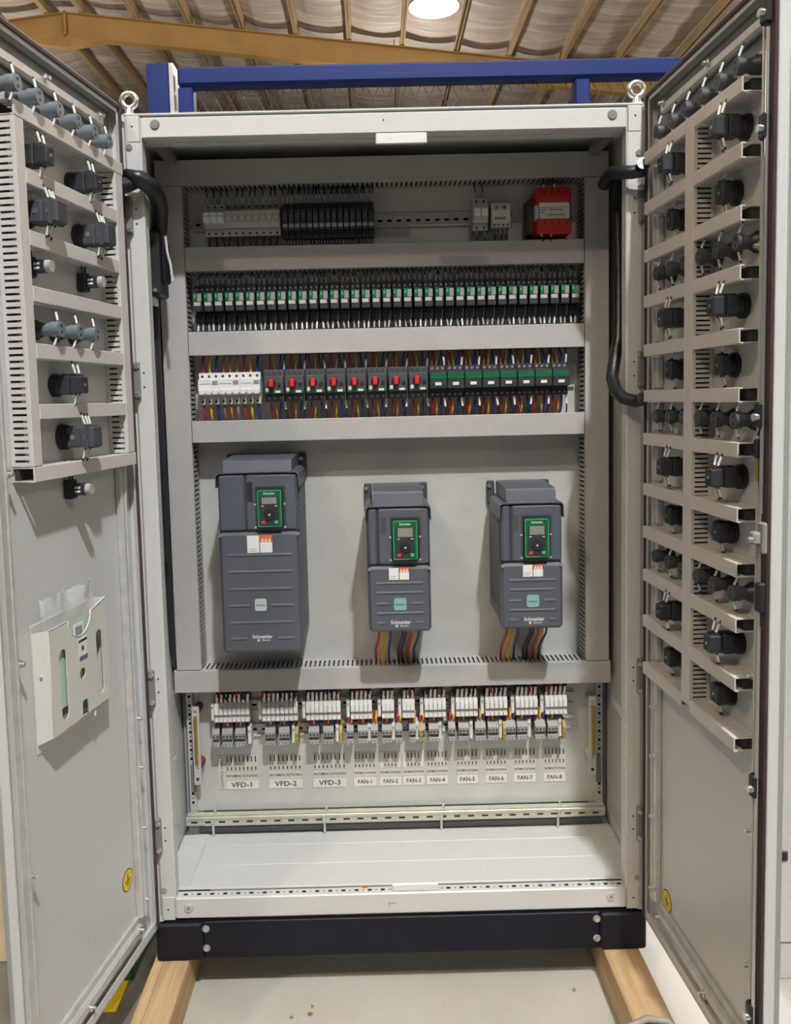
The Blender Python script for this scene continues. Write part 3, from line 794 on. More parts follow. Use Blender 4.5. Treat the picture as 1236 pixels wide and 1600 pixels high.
for i, z in enumerate(ROWZ):
    z = z+.004
    kind = 'ABC'[i % 3]
    if kind == 'C':
        for j, s in enumerate((.272, .200, .128)): put(PCd, 1, s, z, f'dark pilot lamp on right door, {RN[i]} row, hinge column, {nth(j, 3, "left", "right") if 0 else ["hidden behind the upright duct", "middle of three", "nearest the hinges"][j]}', G3)
        for j, s in enumerate((.496, .418, .346)): put(PCd, 1, s, z, f'dark pilot lamp on right door, {RN[i]} row, outer column, {["nearest the door edge", "middle of three", "beside the upright duct"][j]}', G3)
    else:
        put(PA if kind == 'A' else PB, 1, .213 if kind == 'A' else .185, z, f'black {"two-stage" if kind=="A" else "short"} contact block on right door, {RN[i]} row, hinge-side column', G1 if kind == 'A' else G2)
        put(PA if kind == 'A' else PB, 1, .450 if kind == 'A' else .418, z, f'black {"two-stage" if kind=="A" else "short"} contact block on right door, {RN[i]} row, free-side column', G1 if kind == 'A' else G2)
for j, s in enumerate((.488, .416, .344, .272, .200, .128)):
    put(PCd, 1, s, 2.028, f'dark pilot lamp above the top duct of the right door, {["nearest the door edge", "second from the door edge", "third from the door edge", "third from the hinges", "second from the hinges", "nearest the hinges"][j]}', 'pilot lamps above the top duct of the right door')
for j, s in enumerate((.491, .421, .351, .281, .213, .148)):
    put(PCl, -1, s, 2.026, f'blue-grey pilot lamp above the top duct of the left door, {["nearest the door edge", "second from the door edge", "third from the door edge", "third from the hinges", "second from the hinges", "nearest the hinges"][j]}', 'pilot lamps above the top duct of the left door')
put(PA, -1, .410, 1.924, 'black two-stage contact block in the top row of the left door, outer one', 'double contact blocks on the left door')
put(PA, -1, .222, 1.922, 'black two-stage contact block in the top row of the left door, hinge-side one', 'double contact blocks on the left door')
put(PD, -1, .400, 1.823, 'large charcoal contact block in the second row of the left door, outer one', 'large contact blocks on the left door')
put(PD, -1, .202, 1.818, 'large charcoal contact block in the second row of the left door, hinge-side one', 'large contact blocks on the left door')
put(PP, -1, .409, 1.724, 'small black lamp connector in the third row of the left door, outer one', 'lamp connectors on the left door')
put(PP, -1, .205, 1.722, 'small black lamp connector in the third row of the left door, hinge-side one', 'lamp connectors on the left door')
for j, s in enumerate((.389, .317, .247)):
    put(PCl, -1, s, 1.609, f'blue-grey pilot lamp in the fourth row of the left door, {["outermost of three", "middle of three", "nearest the hinges of three"][j]}', 'pilot lamps in the fourth row of the left door')
put(PA, -1, .327, 1.504, 'black two-stage contact block alone in the fifth row of the left door', 'double contact blocks on the left door')
put(PD, -1, .308, 1.400, 'large charcoal contact block alone in the lowest row of the left door', 'large contact blocks on the left door')
put(PP, -1, .303, 1.293, 'small black lamp connector hanging below the lowest duct of the left door', 'lamp connectors on the left door')

# ================================================================== DOCUMENT POCKET on the left door
p, rz = dloc(-1, .342, .80, -.0195)
POCK = mat('pocket_plastic', (.68, .665, .62), .35)
pk = thing('document_pocket', 'pale grey plastic document pocket on the left door', 'document holder', p, None, rz)
MB().cbox(-.120, .120, 0, .002, 0, .250, .0008).build('back_plate', POCK, pk)
def stad(x, z0, z1, r):
    pts = []
    for a in range(0, 181, 20): pts.append((x+r*math.cos(math.radians(a)), z1-r+r*math.sin(math.radians(a))))
    for a in range(180, 361, 20): pts.append((x+r*math.cos(math.radians(a)), z0+r+r*math.sin(math.radians(a))))
    return pts
# x grows towards the free edge (left in the photo); front face leans forward slightly
outer = [(-.112, .030), (-.030, .030), (-.027, .052), (-.006, .052), (-.003, .030), (.085, .030), (.085, .236)]
arc = [(.030-.034*math.cos(math.radians(a)), .243-.036*math.sin(math.radians(a))) for a in range(180, -1, -15)]
FD = .031
outer = [(-.117, .030), (-.024, .030), (-.022, .062), (-.002, .062), (.0, .030), (.110, .030), (.110, .240), (.040, .240)]
for a in range(0, 181, 15): outer.append((-.006+.046*math.cos(math.radians(a)), .240-.042*math.sin(math.radians(a))))
outer += [(-.070, .242), (-.117, .252)]
fr = flat(outer, [stad(.064, .050, .190, .0135), stad(-.082, .050, .190, .0135), circ(-.008, .118, .012)], .0022, 'front_panel', POCK, pk)
fr.location = (0, FD, 0)
mb = MB()
mb.add([(.110, FD, .030), (.110, FD, .240), (.120, .003, .236), (.120, .003, .018)], [(0,1,2,3)]).add([(.1085, FD, .030), (.1085, FD, .240), (.1185, .003, .236), (.1185, .003, .018)], [(3,2,1,0)])
mb.add([(-.117, FD, .030), (-.117, FD, .252), (-.120, .003, .250), (-.120, .003, .018)], [(3,2,1,0)])
mb.add([(-.117, FD, .030), (.110, FD, .030), (.120, .003, .018), (-.120, .003, .018)], [(0,1,2,3)])
mb.build('side_wall', POCK, pk)
MB().tube([(.110, FD+.001, .240), (.040, FD+.001, .240)] + [(-.006+.046*math.cos(math.radians(a)), FD+.001, .240-.042*math.sin(math.radians(a))) for a in range(0, 181, 15)] + [(-.070, FD+.001, .242), (-.117, FD+.001, .252)], .0013, 5).build('rim', WPL, pk)
MB().cbox(-.060, -.054, FD-.006, FD-.001, .010, .032, .0015).build('peg', POCK, pk)
MB().cyl((.1155, FD*.5, .150), (.118, FD*.5+.001, .150), .003, n=8).build('rivet', ZINC, pk)
st = MB().box(-.030, .003, FD+.0011, FD+.0017, .146, .192).build('maker_label', PAPW, pk)
MB().box(-.030, .003, FD+.0017, FD+.0020, .184, .189).box(-.016, -.008, FD+.0017, FD+.0020, .166, .175).build('label_print', INK, pk)
MB().box(-.030, .003, FD+.0017, FD+.0020, .146, .155).build('label_band', mat('label_blue', (.08, .14, .20), .5), pk)
# contents: top-level things
h_, d_, n_, _ = frame(-1)
def dl(s, z, off): q = h_+d_*s+n_*off; return (q.x, q.y, z)
def sheet(name, label, cat, w, h, loc, mt, amp, seed, nx=14, nz=14, hh=9, ampt=0):
    rnd = random.Random(seed); v = []
    ph = [(rnd.uniform(2, 9)/w*.3, rnd.uniform(2, 9)/h*.3, rnd.uniform(0, 6.3)) for _ in range(6)]
    for j in range(nz+1):
        for i in range(nx+1):
            x = -w/2+w*i/nx; z = h*j/nz
            q = max(0, (z-hh)/max(1e-6, h-hh))
            y = sum(math.sin(a*x*6.28+b*z*6.28+c) for a, b, c in ph)/6*(amp+ampt*q) + (rnd.uniform(-.5, .5)*ampt*.5*q)
            v.append((x*(1-.05*q)+rnd.uniform(-.003, .003)*q, y, z+rnd.uniform(-.006, .004)*q))
    F = [(j*(nx+1)+i, j*(nx+1)+i+1, (j+1)*(nx+1)+i+1, (j+1)*(nx+1)+i) for j in range(nz) for i in range(nx)]
    o = MB().add(v, F, 0, True).build(name, mt)
    o.location = loc; o.rotation_euler = (0, 0, rz); tag(o, label, cat)
    return o
sheet('document_sheet', 'white folded papers inside the document pocket', 'paper', .20, .19, dl(.342, .835, -.0115), PAPW, .003, 3)
bag = sheet('plastic_bag', 'crumpled clear plastic bag sticking out of the top of the document pocket', 'bag', .205, .262, dl(.346, .834, -.003), CLEAR, .004, 5, 24, 24, .21, .016)
mn = sheet('mint_packet', 'pale mint green packet with a small barcode label in the pocket', 'packet', .16, .160, dl(.340, .870, .0045), MINT, .002, 8, 8, 8)
MB().box(-.026, .010, .0015, .003, .118, .152).build('packet_label', PAPW, mn)
for k in range(5): MB().box(-.020+k*.0055, -.0175+k*.0055, .003, .0035, .126, .146).build('label_print', INK, mn)

# ================================================================== DEVICES ON THE MOUNTING PLATE
_before = set(bpy.data.objects)
RY = .228            # front of the mounting rails
def din_rail(x0, x1, z, label):
    t = thing('din_rail', label, 'mounting rail', ((x0+x1)/2, .2352, z))
    L = (x1-x0)/2
    mb = MB().box(-L, L, -.0012, 0, -.0125, .0125).box(-L, L, -.0075, 0, .0120, .0132).box(-L, L, -.0075, 0, -.0132, -.0120)
    mb.cbox(-L, L, -.0085, -.0070, .012, .0175, .0005).cbox(-L, L, -.0085, -.0070, -.0175, -.012, .0005)
    mb.build('rail_profile', GALV, t)
    s = MB(); n = int(2*L/.025)
    for k in range(n): s.box(-L+.006+k*.025, -L+.018+k*.025, -.0016, -.0011, -.003, .003)
    o = s.build('punched_slot', DARKHOLE, t); o['kind'] = 'stuff'
    return t
din_rail(-.497, .238, 1.926, 'silver slotted mounting rail behind the breakers in the top row')
din_rail(-.497, .497, 1.715, 'silver mounting rail behind the row of relays')
din_rail(-.497, .497, 1.500, 'silver mounting rail behind the row of motor breakers and contactors')

# --- wires: one object each ------------------------------------------------
WN = {'wire_black': 'black', 'wire_red': 'red', 'wire_yellow': 'yellow', 'wire_blue': 'blue', 'wire_grey': 'grey', 'wire_brown': 'brown', 'wire_orange': 'orange'}
_wm = {}
def wire_proto(r, dz, bend, sl, mt, smt, var):
    """mesh from the terminal (z=0) to the duct (z=dz); marker sleeve near the terminal"""
    key = (r, round(dz, 3), round(bend, 3), sl, mt.name, smt.name, var)
    if key not in _wm:
        rnd = random.Random(var*31+7)
        by = rnd.uniform(-.004, .004)
        pts = [Vector((0, 0, 0)), Vector((bend*.15, by-.002, dz*.25)), Vector((bend*.5, by-.004, dz*.55)), Vector((bend*.85, .002, dz*.82)), Vector((bend, .012, dz))]
        me = MB().tube(pts, r, 6).mesh('wire', mt); sm = None
        if sl: sm = MB().tube([pts[0], pts[1], pts[1].lerp(pts[2], sl)], r*1.45, 6).mesh('marker_sleeve', smt)
        _wm[key] = (me, sm)
    return _wm[key]
_ws = {}
def wire(x, y, z, dz, mt, where, r=.0017, bend=None, sl=.5, smt=SLEEVE, name='wire', stuff=False):
    var = random.randrange(5); bend = random.choice((-.006, -.003, 0, .003, .006)) if bend is None else bend
    me, sm = wire_proto(r, dz, bend, sl, mt, smt, var)
    if stuff:
        q = _ws.setdefault(where, ([], []))
        for m_, k in ((me, 0), (sm, 1)):
            if m_: q[k].append((m_, (x, y, z)))
        return
    o = link(name, me, None, None, (x, y, z))
    tag(o, f'{WN[mt.name]} wire {where}', 'wire', 'wires between ducts and devices')
    if sm: link('marker_sleeve', sm, o)
    return o
def flush_wires():
    for where, (ws, ss) in _ws.items():
        root = None
        for lst, nm in ((ws, 'wire_row'), (ss, 'marker_sleeves')):
            if not lst: continue
            mb = MB(); ml = []
            for me, (x, y, z) in lst:
                m_ = me.materials[0]
                if m_ not in ml: ml.append(m_)
                mb.add([(v.co.x+x, v.co.y+y, v.co.z+z) for v in me.vertices], [list(p.vertices) for p in me.polygons], ml.index(m_), True)
            o = mb.build(nm, ml, root); o['kind'] = 'stuff'
            if root is None: root = o; tag(o, f'row of thin short wires {where}', 'wires')

# --- top row: white breakers -----------------------------------------------
def mcb(w=.0174, proud=0.0, handle_z=.004):
    t = thing('circuit_breaker', 'x', 'circuit breaker')
    h = w/2
    MB().prism([(-.0005, -.040), (.0, .040), (-.020, .040), (-.046, .026), (-.046, .022), (-.058, .0215), (-.058, -.0215), (-.046, -.022), (-.046, -.026), (-.046, -.040)][::1], 'x', -h, h).build('breaker_body', WPL2 if proud == 0 else WPL2, t)
    MB().cbox(-h+.001, h-.001, -.0595, -.0578, .006, .020, .0004).build('front_plate', PAPERG, t)
    MB().cbox(-h+.0025, h-.0025, -.066-proud, -.057, handle_z-.008, handle_z+.006, .0015).build('toggle', WPL2 if proud == 0 else WPL, t)
    for z in (.033, -.033): MB().cyl((0, -.0455, z), (0, -.047, z), .0032, n=8).build('terminal_screw', INK, t)
    return t
m0 = mcb(); mx0 = -.456+.0087
g = 'white single breakers in the top row'
tp = thing('three_pole_breaker', 'white three pole breaker at the left end of the top row with proud toggles', 'circuit breaker', (mx0+.0174, .2265, 1.925))
MB().prism([(0, -.040), (0, .040), (-.046, .040), (-.046, .023), (-.060, .0225), (-.060, -.0225), (-.046, -.023), (-.046, -.040)], 'x', -.0262, .0262).build('breaker_body', WPL2, tp)
for kx in (-.0175, 0, .0175):
    MB().cbox(kx-.0085, kx+.0085, -.080, -.058, -.012, .014, .002).build('toggle', WPL, tp)
    for z in (.033, -.033): MB().cyl((kx, -.0455, z), (kx, -.047, z), .0032, n=8).build('terminal_screw', INK, tp)
MB().cbox(-.026, .026, -.0805, -.074, .002, .006, .001).build('tie_bar', WPL2, tp)
for i in range(8):
    loc = (mx0+.0174*(i+3), .2265, 1.925)
    lab = f'white single-pole breaker in the top row, {nth(i, 8)} of eight'
    if i == 0: m0.location = loc; tag(m0, lab, None, g)
    else: copy_tree(m0, loc, None, lab, g)
# black slim fuse terminals
f0 = thing('fuse_terminal', 'x', 'fuse terminal')
MB().cbox(-.0074, .0074, -.052, 0, -.044, .044, .0008).cbox(-.0070, .0070, -.074, -.052, -.026, .026, .001).build('terminal_body', BLACK, f0)
MB().cbox(-.0060, .0060, -.0765, -.0735, -.003, .018, .0008).build('fuse_lever', BLACK2, f0)
MB().box(-.0062, .0062, -.0746, -.0739, -.020, -.011).build('marker', MGREY, f0)
MB().box(-.0026, .0026, -.0770, -.0764, .003, .012).build('fuse_window', CHAR, f0)
for i in range(15):
    loc = (-.258+.00775+.0155*i, .2265, 1.918); lab = f'slim black fuse terminal in the top row, {nth(i, 15)} of fifteen'
    if i == 0: f0.location = loc; tag(f0, lab, None, 'black fuse terminals in the top row')
    else: copy_tree(f0, loc, None, lab, 'black fuse terminals in the top row')
# two pole breaker, timer, red transformer
t = thing('two_pole_breaker', 'white two pole breaker standing alone right of the empty rail', 'circuit breaker', (.2455, .2265, 1.925))
MB().prism([(0, -.040), (0, .040), (-.046, .040), (-.046, .023), (-.060, .0225), (-.060, -.0225), (-.046, -.023), (-.046, -.040)], 'x', -.0188, .0188).build('breaker_body', WPL2, t)
for kx in (-.0092, .0092):
    MB().cbox(kx-.0082, kx+.0082, -.074, -.058, -.008, .012, .002).build('toggle', WPL, t)
    for z in (.033, -.033): MB().cyl((kx, -.0455, z), (kx, -.047, z), .0032, n=8).build('terminal_screw', INK, t)
t = thing('phase_relay', 'small grey relay with a red and a blue dot beside the two pole breaker', 'relay', (.297, .2265, 1.921))
MB().cbox(-.025, .025, -.058, 0, -.031, .031, .002).build('relay_case', WPL2, t)
MB().box(-.022, .022, -.0590, -.0580, -.018, .012).build('relay_face', PAPERG, t)
MB().cyl((-.011, -.058, .018), (-.011, -.061, .018), .004, n=12).build('red_knob', RED, t, label='red knob')
MB().cyl((.009, -.058, .018), (.009, -.061, .018), .004, n=12).build('blue_knob', W_BLU, t, label='blue knob')
MB().box(-.016, .012, -.0592, -.0588, -.012, -.005).build('print_line', INKG, t)
for kx in (-.017, -.006, .006, .017): MB().cyl((kx, -.0582, -.025), (kx, -.0592, -.025), .0025, n=8).build('terminal_screw', INK, t)
MB().cbox(.025, .032, -.04, -.02, .004, .014, .001).cbox(.025, .032, -.04, -.02, -.026, -.016, .001).build('side_clip', MGREY, t)
t = thing('control_transformer', 'red control transformer with a grey rating plate in the top right corner', 'transformer', (.427, .2352, 1.922))
MB().cbox(-.045, .043, -.092, -.012, .018, .058, .003).build('upper_terminal_cover', REDT, t); MB().cbox(-.045, .043, -.095, -.012, -.056, -.018, .003).build('lower_terminal_cover', REDT, t)
MB().cbox(-.046, .044, -.078, -.012, -.020, .020, .003).build('core', GALV, t); MB().cbox(-.062, .050, -.060, -.004, -.050, .038, .004).build('winding', mat('winding_brown', (.05, .035, .02), .5), t)
MB().cbox(-.066, .052, -.008, 0, -.068, -.052, .001).build('mounting_foot', BLACK, t)
MB().box(-.038, .036, -.097, -.078, .010, .020).build('white_strip', PAPER, t); MB().box(-.036, .036, -.0965, -.078, -.019, .009).build('rating_plate', PAPERG, t)
for z, xa, xb in ((.003, -.034, -.022), (.003, -.012, .020), (-.004, -.034, -.026), (-.010, -.018, .026)): MB().box(xa, xb, -.0968, -.0964, z-.0015, z+.0015).build('print_line', INKG, t)
for kx in (-.024, -.006, .012, .030): MB().cyl((kx, -.091, .047), (kx, -.0935, .047), .004, n=8).cyl((kx, -.094, -.030), (kx, -.0965, -.030), .004, n=8).build('terminal_screw', mat('dark_red', (.16, .004, .006), .5) if 'dark_red' not in bpy.data.materials else bpy.data.materials['dark_red'], t)
for x, q in ((.405, 'left'), (.432, 'right')): wire(x, .160, 1.976, .036, W_BLK, f'above the red transformer, {q} one', sl=.6)
for x, q in ((.395, 'left'), (.42, 'right')): wire(x, .150, 1.868, -.02, W_BLK, f'below the red transformer, {q} one', sl=.3)
for i in range(11): wire(mx0+.0174*i, .188, 1.966, .046, W_BLK, 'above the white breakers', .0020, sl=.4, smt=SLEEVEG, stuff=True); wire(mx0+.0174*i, .188, 1.884, -.034, W_BLK, 'below the white breakers', .0022, sl=0, stuff=True)
for i in range(30): wire(-.258+.0039+.00775*i, .190, 1.963, .048, W_BLK, 'above the black fuse terminals', .0017, sl=.75, smt=SLEEVEG, stuff=True); wire(-.258+.0039+.00775*i, .190, 1.873, -.022, W_BLK, 'below the black fuse terminals', .0017, sl=.8, smt=SLEEVEG, stuff=True)
for x, q in ((.236, 'left'), (.255, 'right')): wire(x, .186, 1.966, .045, W_BLK, f'above the lone two pole breaker, {q} one', sl=.4, smt=SLEEVEG); wire(x, .186, 1.884, -.032, W_BLK, f'below the lone two pole breaker, {q} one', sl=.4, smt=SLEEVEG)
for x, q in ((.288, 'left'), (.297, 'middle'), (.310, 'right')): wire(x, .190, 1.889, -.036, W_BLK, f'below the small grey relay, {q} one', sl=.3, smt=SLEEVEG)

# --- relay row ---------------------------------------------------------------
RMARK = mat('relay_marker', (.45, .44, .42), .5)
r0 = thing('plug_in_relay', 'x', 'relay')
MB().cbox(-.0130, .0130, -.030, 0, -.050, .048, .001).cbox(-.0125, .0125, -.040, -.030, .028, .047, .001).cbox(-.0125, .0125, -.042, -.030, -.049, -.022, .001).build('relay_socket', BLACK, r0)
for kx in (-.007, .007):
    MB().cyl((kx, -.040, .038), (kx, -.0412, .038), .0028, n=8).build('terminal_screw', MGREY, r0)
    MB().cyl((kx, -.042, -.036), (kx, -.0432, -.036), .0028, n=8).build('terminal_screw', INK, r0)
rb = MB().cbox(-.0105, .0105, -.070, -.030, -.020, .026, .001).build('relay_body', BLACK2, r0)
MB().cbox(-.0106, -.0020, -.0712, -.068, .0045, .0268, .0006).build('green_tab', GREEN, rb)
MB().cbox(-.0012, .0098, -.0710, -.069, .0045, .0240, .0005).build('window', MGREY, rb)
MB().box(-.0085, -.0045, -.0716, -.0711, .014, .022).build('tab_print', GREENL, rb)
MB().cbox(-.0098, .0072, -.0716, -.069, -.0070, .0030, .0005).build('marker', RMARK, rb)
for i in range(37):
    loc = (-.479+.02675*i, .2265, 1.715)
    lab = f'black plug-in relay with green tab, {nth(i, 37)} in the row of thirty-seven'
    if i == 0: r0.location = loc; tag(r0, lab, None, 'relays in the second row')
    else: copy_tree(r0, loc, None, lab, 'relays in the second row')
    for dx in (-.006, .006):
        wire(loc[0]+dx, .192, 1.764+random.choice((0, .004)), .028, W_BLK, 'above the relay row', .0017, sl=.9, smt=SLEEVEG, stuff=True)
        wire(loc[0]+dx, .190, 1.668, -.040, W_BLK, f'below the {nth(i, 37)} relay, its {"left" if dx < 0 else "right"} one', .0017, sl=.9, smt=random.choice((SLEEVE, SLEEVEG, SLEEVEG)))

# --- third row: RCCB, motor breakers, contactors ------------------------------
q0 = thing('earth_leakage_breaker', 'x', 'circuit breaker')
MB().prism([(0, -.041), (0, .041), (-.048, .041), (-.048, .024), (-.062, .0235), (-.062, -.0115), (-.056, -.012), (-.050, -.018), (-.050, -.041)], 'x', -.0264, .0264).build('breaker_body', WPL, q0)
MB().box(-.0262, .0262, -.0512, -.0498, -.040, -.018).build('lower_face', WPL2, q0)
for kx in (-.0176, 0, .0176):
    MB().cbox(kx-.0065, kx+.0065, -.072, -.055, -.016, -.002, .0015).build('toggle', WPL, q0)
    MB().cyl((kx, -.0478, .032), (kx, -.0492, .032), .0034, n=8).build('terminal_hole', INK, q0); MB().cyl((kx, -.0508, -.033), (kx, -.0520, -.033), .0034, n=8).build('terminal_hole', INK, q0)
MB().cbox(.010, .0235, -.0632, -.061, .010, .020, .0006).build('test_window', MGREY, q0)
MB().box(-.024, .006, -.0626, -.0619, .012, .013).build('print_line', INKG, q0)
for i in range(3):
    loc = (-.488+.0265+.0531*i, .2265, 1.4985); lab = f'white three pole earth leakage breaker in the third row, {["leftmost","middle","rightmost"][i]} of three'
    if i == 0: q0.location = loc; tag(q0, lab, None, 'earth leakage breakers in the third row')
    else: copy_tree(q0, loc, None, lab, 'earth leakage breakers in the third row')
g0 = thing('motor_breaker', 'x', 'motor breaker')
MB().cbox(-.0258, .0258, -.062, 0, -.041, .041, .0015).cbox(-.0240, .0240, -.080, -.062, -.020, .024, .0015).build('breaker_body', CHAR, g0)
MB().cbox(-.0235, .0235, -.0808, -.0795, -.0205, -.013, .0005).build('green_band', GREEND, g0)
MB().cbox(-.021, -.012, -.0812, -.080, -.016, -.006, .0005).build('pale_sticker', PAPERG, g0)
MB().cbox(.003, .017, -.0815, -.080, -.019, -.013, .0005).build('marker', PAPER, g0)
kb = MB().cyl((-.005, -.080, .006), (-.005, -.086, .006), .0105, .0095, 18).build('dial', BLACK, g0)
MB().cbox(-.0105, .0005, -.098, -.085, -.0045, .0165, .002).build('red_rotary_handle', RED, kb, label='red rotary handle')
MB().cbox(.010, .019, -.082, -.080, -.004, .006, .0005).build('setting_dial', BLACK, g0)
for kx in (-.015, 0, .015):
    MB().cyl((kx, -.062, .033), (kx, -.0632, .033), .0036, n=8).build('terminal_hole', INK, g0); MB().cyl((kx, -.062, -.032), (kx, -.0635, -.032), .0040, n=8).build('terminal_screw', MGREY, g0)
c0 = thing('contactor', 'x', 'contactor')
MB().cbox(-.0220, .0220, -.060, 0, -.041, .041, .001).cbox(-.0215, .0215, -.086, -.058, -.018, .026, .0015).build('contactor_body', BLACK2, c0)
MB().cbox(-.0212, .0212, -.0872, -.080, .0055, .0150, .0006).build('green_band', GREEN, c0); MB().cbox(-.0212, .0212, -.0868, -.080, .0150, .0210, .0006).build('green_edge', GREEND, c0)
MB().cbox(-.008, .008, -.0878, -.0855, -.0105, -.0025, .0006).build('marker', PAPER, c0)
for kx in (-.0135, 0, .0135):
    MB().cyl((kx, -.060, .034), (kx, -.0612, .034), .0033, n=8).build('terminal_screw', MGREY, c0); MB().cyl((kx, -.060, -.033), (kx, -.0612, -.033), .0033, n=8).build('terminal_screw', MGREY, c0)
RYB = [W_RED, W_YEL, W_BLU]
for i in range(8):
    x = -.318+.0264+.0529*i
    lab = f'dark motor breaker with red rotary handle, {nth(i, 8)} of eight'
    if i == 0: g0.location = (x, .2265, 1.5025); tag(g0, lab, None, 'motor breakers in the third row')
    else: copy_tree(g0, (x, .2265, 1.5025), None, lab, 'motor breakers in the third row')
    for j, mt in enumerate(RYB):
        wire(x-.013+.013*j, .190, 1.545, .042, mt, f'above the motor breaker that is {nth(i, 8)} of eight', .0026, sl=0); wire(x-.013+.013*j, .188, 1.460, -.044, mt, f'below the motor breaker that is {nth(i, 8)} of eight', .0026, sl=0)
    wire(x+.024, .182, 1.545, .042, W_BLK, f'above the motor breaker that is {nth(i, 8)} of eight', .0018, sl=.8, smt=SLEEVEG); wire(x+.024, .180, 1.462, -.046, W_BLK, f'below the motor breaker that is {nth(i, 8)} of eight', .0018, sl=.7)
    x = .106+.0224+.0449*i
    lab = f'black contactor with green band, {nth(i, 8)} of eight'
    if i == 0: c0.location = (x, .2265, 1.5035); tag(c0, lab, None, 'contactors in the third row')
    else: copy_tree(c0, (x, .2265, 1.5035), None, lab, 'contactors in the third row')
    for j, mt in enumerate(RYB):
        wire(x-.013+.0115*j, .185, 1.545, .042, mt, f'above the contactor that is {nth(i, 8)} of eight', .0026, sl=.35 if j < 2 else 0, smt=COPPER if j == 0 else BRASS); wire(x-.013+.0115*j, .185, 1.462, -.046, mt, f'below the contactor that is {nth(i, 8)} of eight', .0030, sl=0)
    wire(x+.0185, .176, 1.545, .042, W_BLK, f'above the contactor that is {nth(i, 8)} of eight', .0019, sl=.9); wire(x+.0185, .174, 1.462, -.046, W_BLK, f'below the contactor that is {nth(i, 8)} of eight', .0019, sl=.8)
for i in range(9):
    x = -.488+.0089+.0177*i; mt = [W_RED, W_YEL, W_BLU, W_BRN, W_ORG, W_GRY, W_RED, W_YEL, W_BLU][i]
    wire(x, .190, 1.540, .047, mt, f'above the {nth(i, 9)} pole of the white earth leakage breakers', .0038, bend=.002, sl=0); wire(x, .188, 1.457, -.042, mt, f'below the {nth(i, 9)} pole of the white earth leakage breakers', .0038, bend=.002, sl=0)

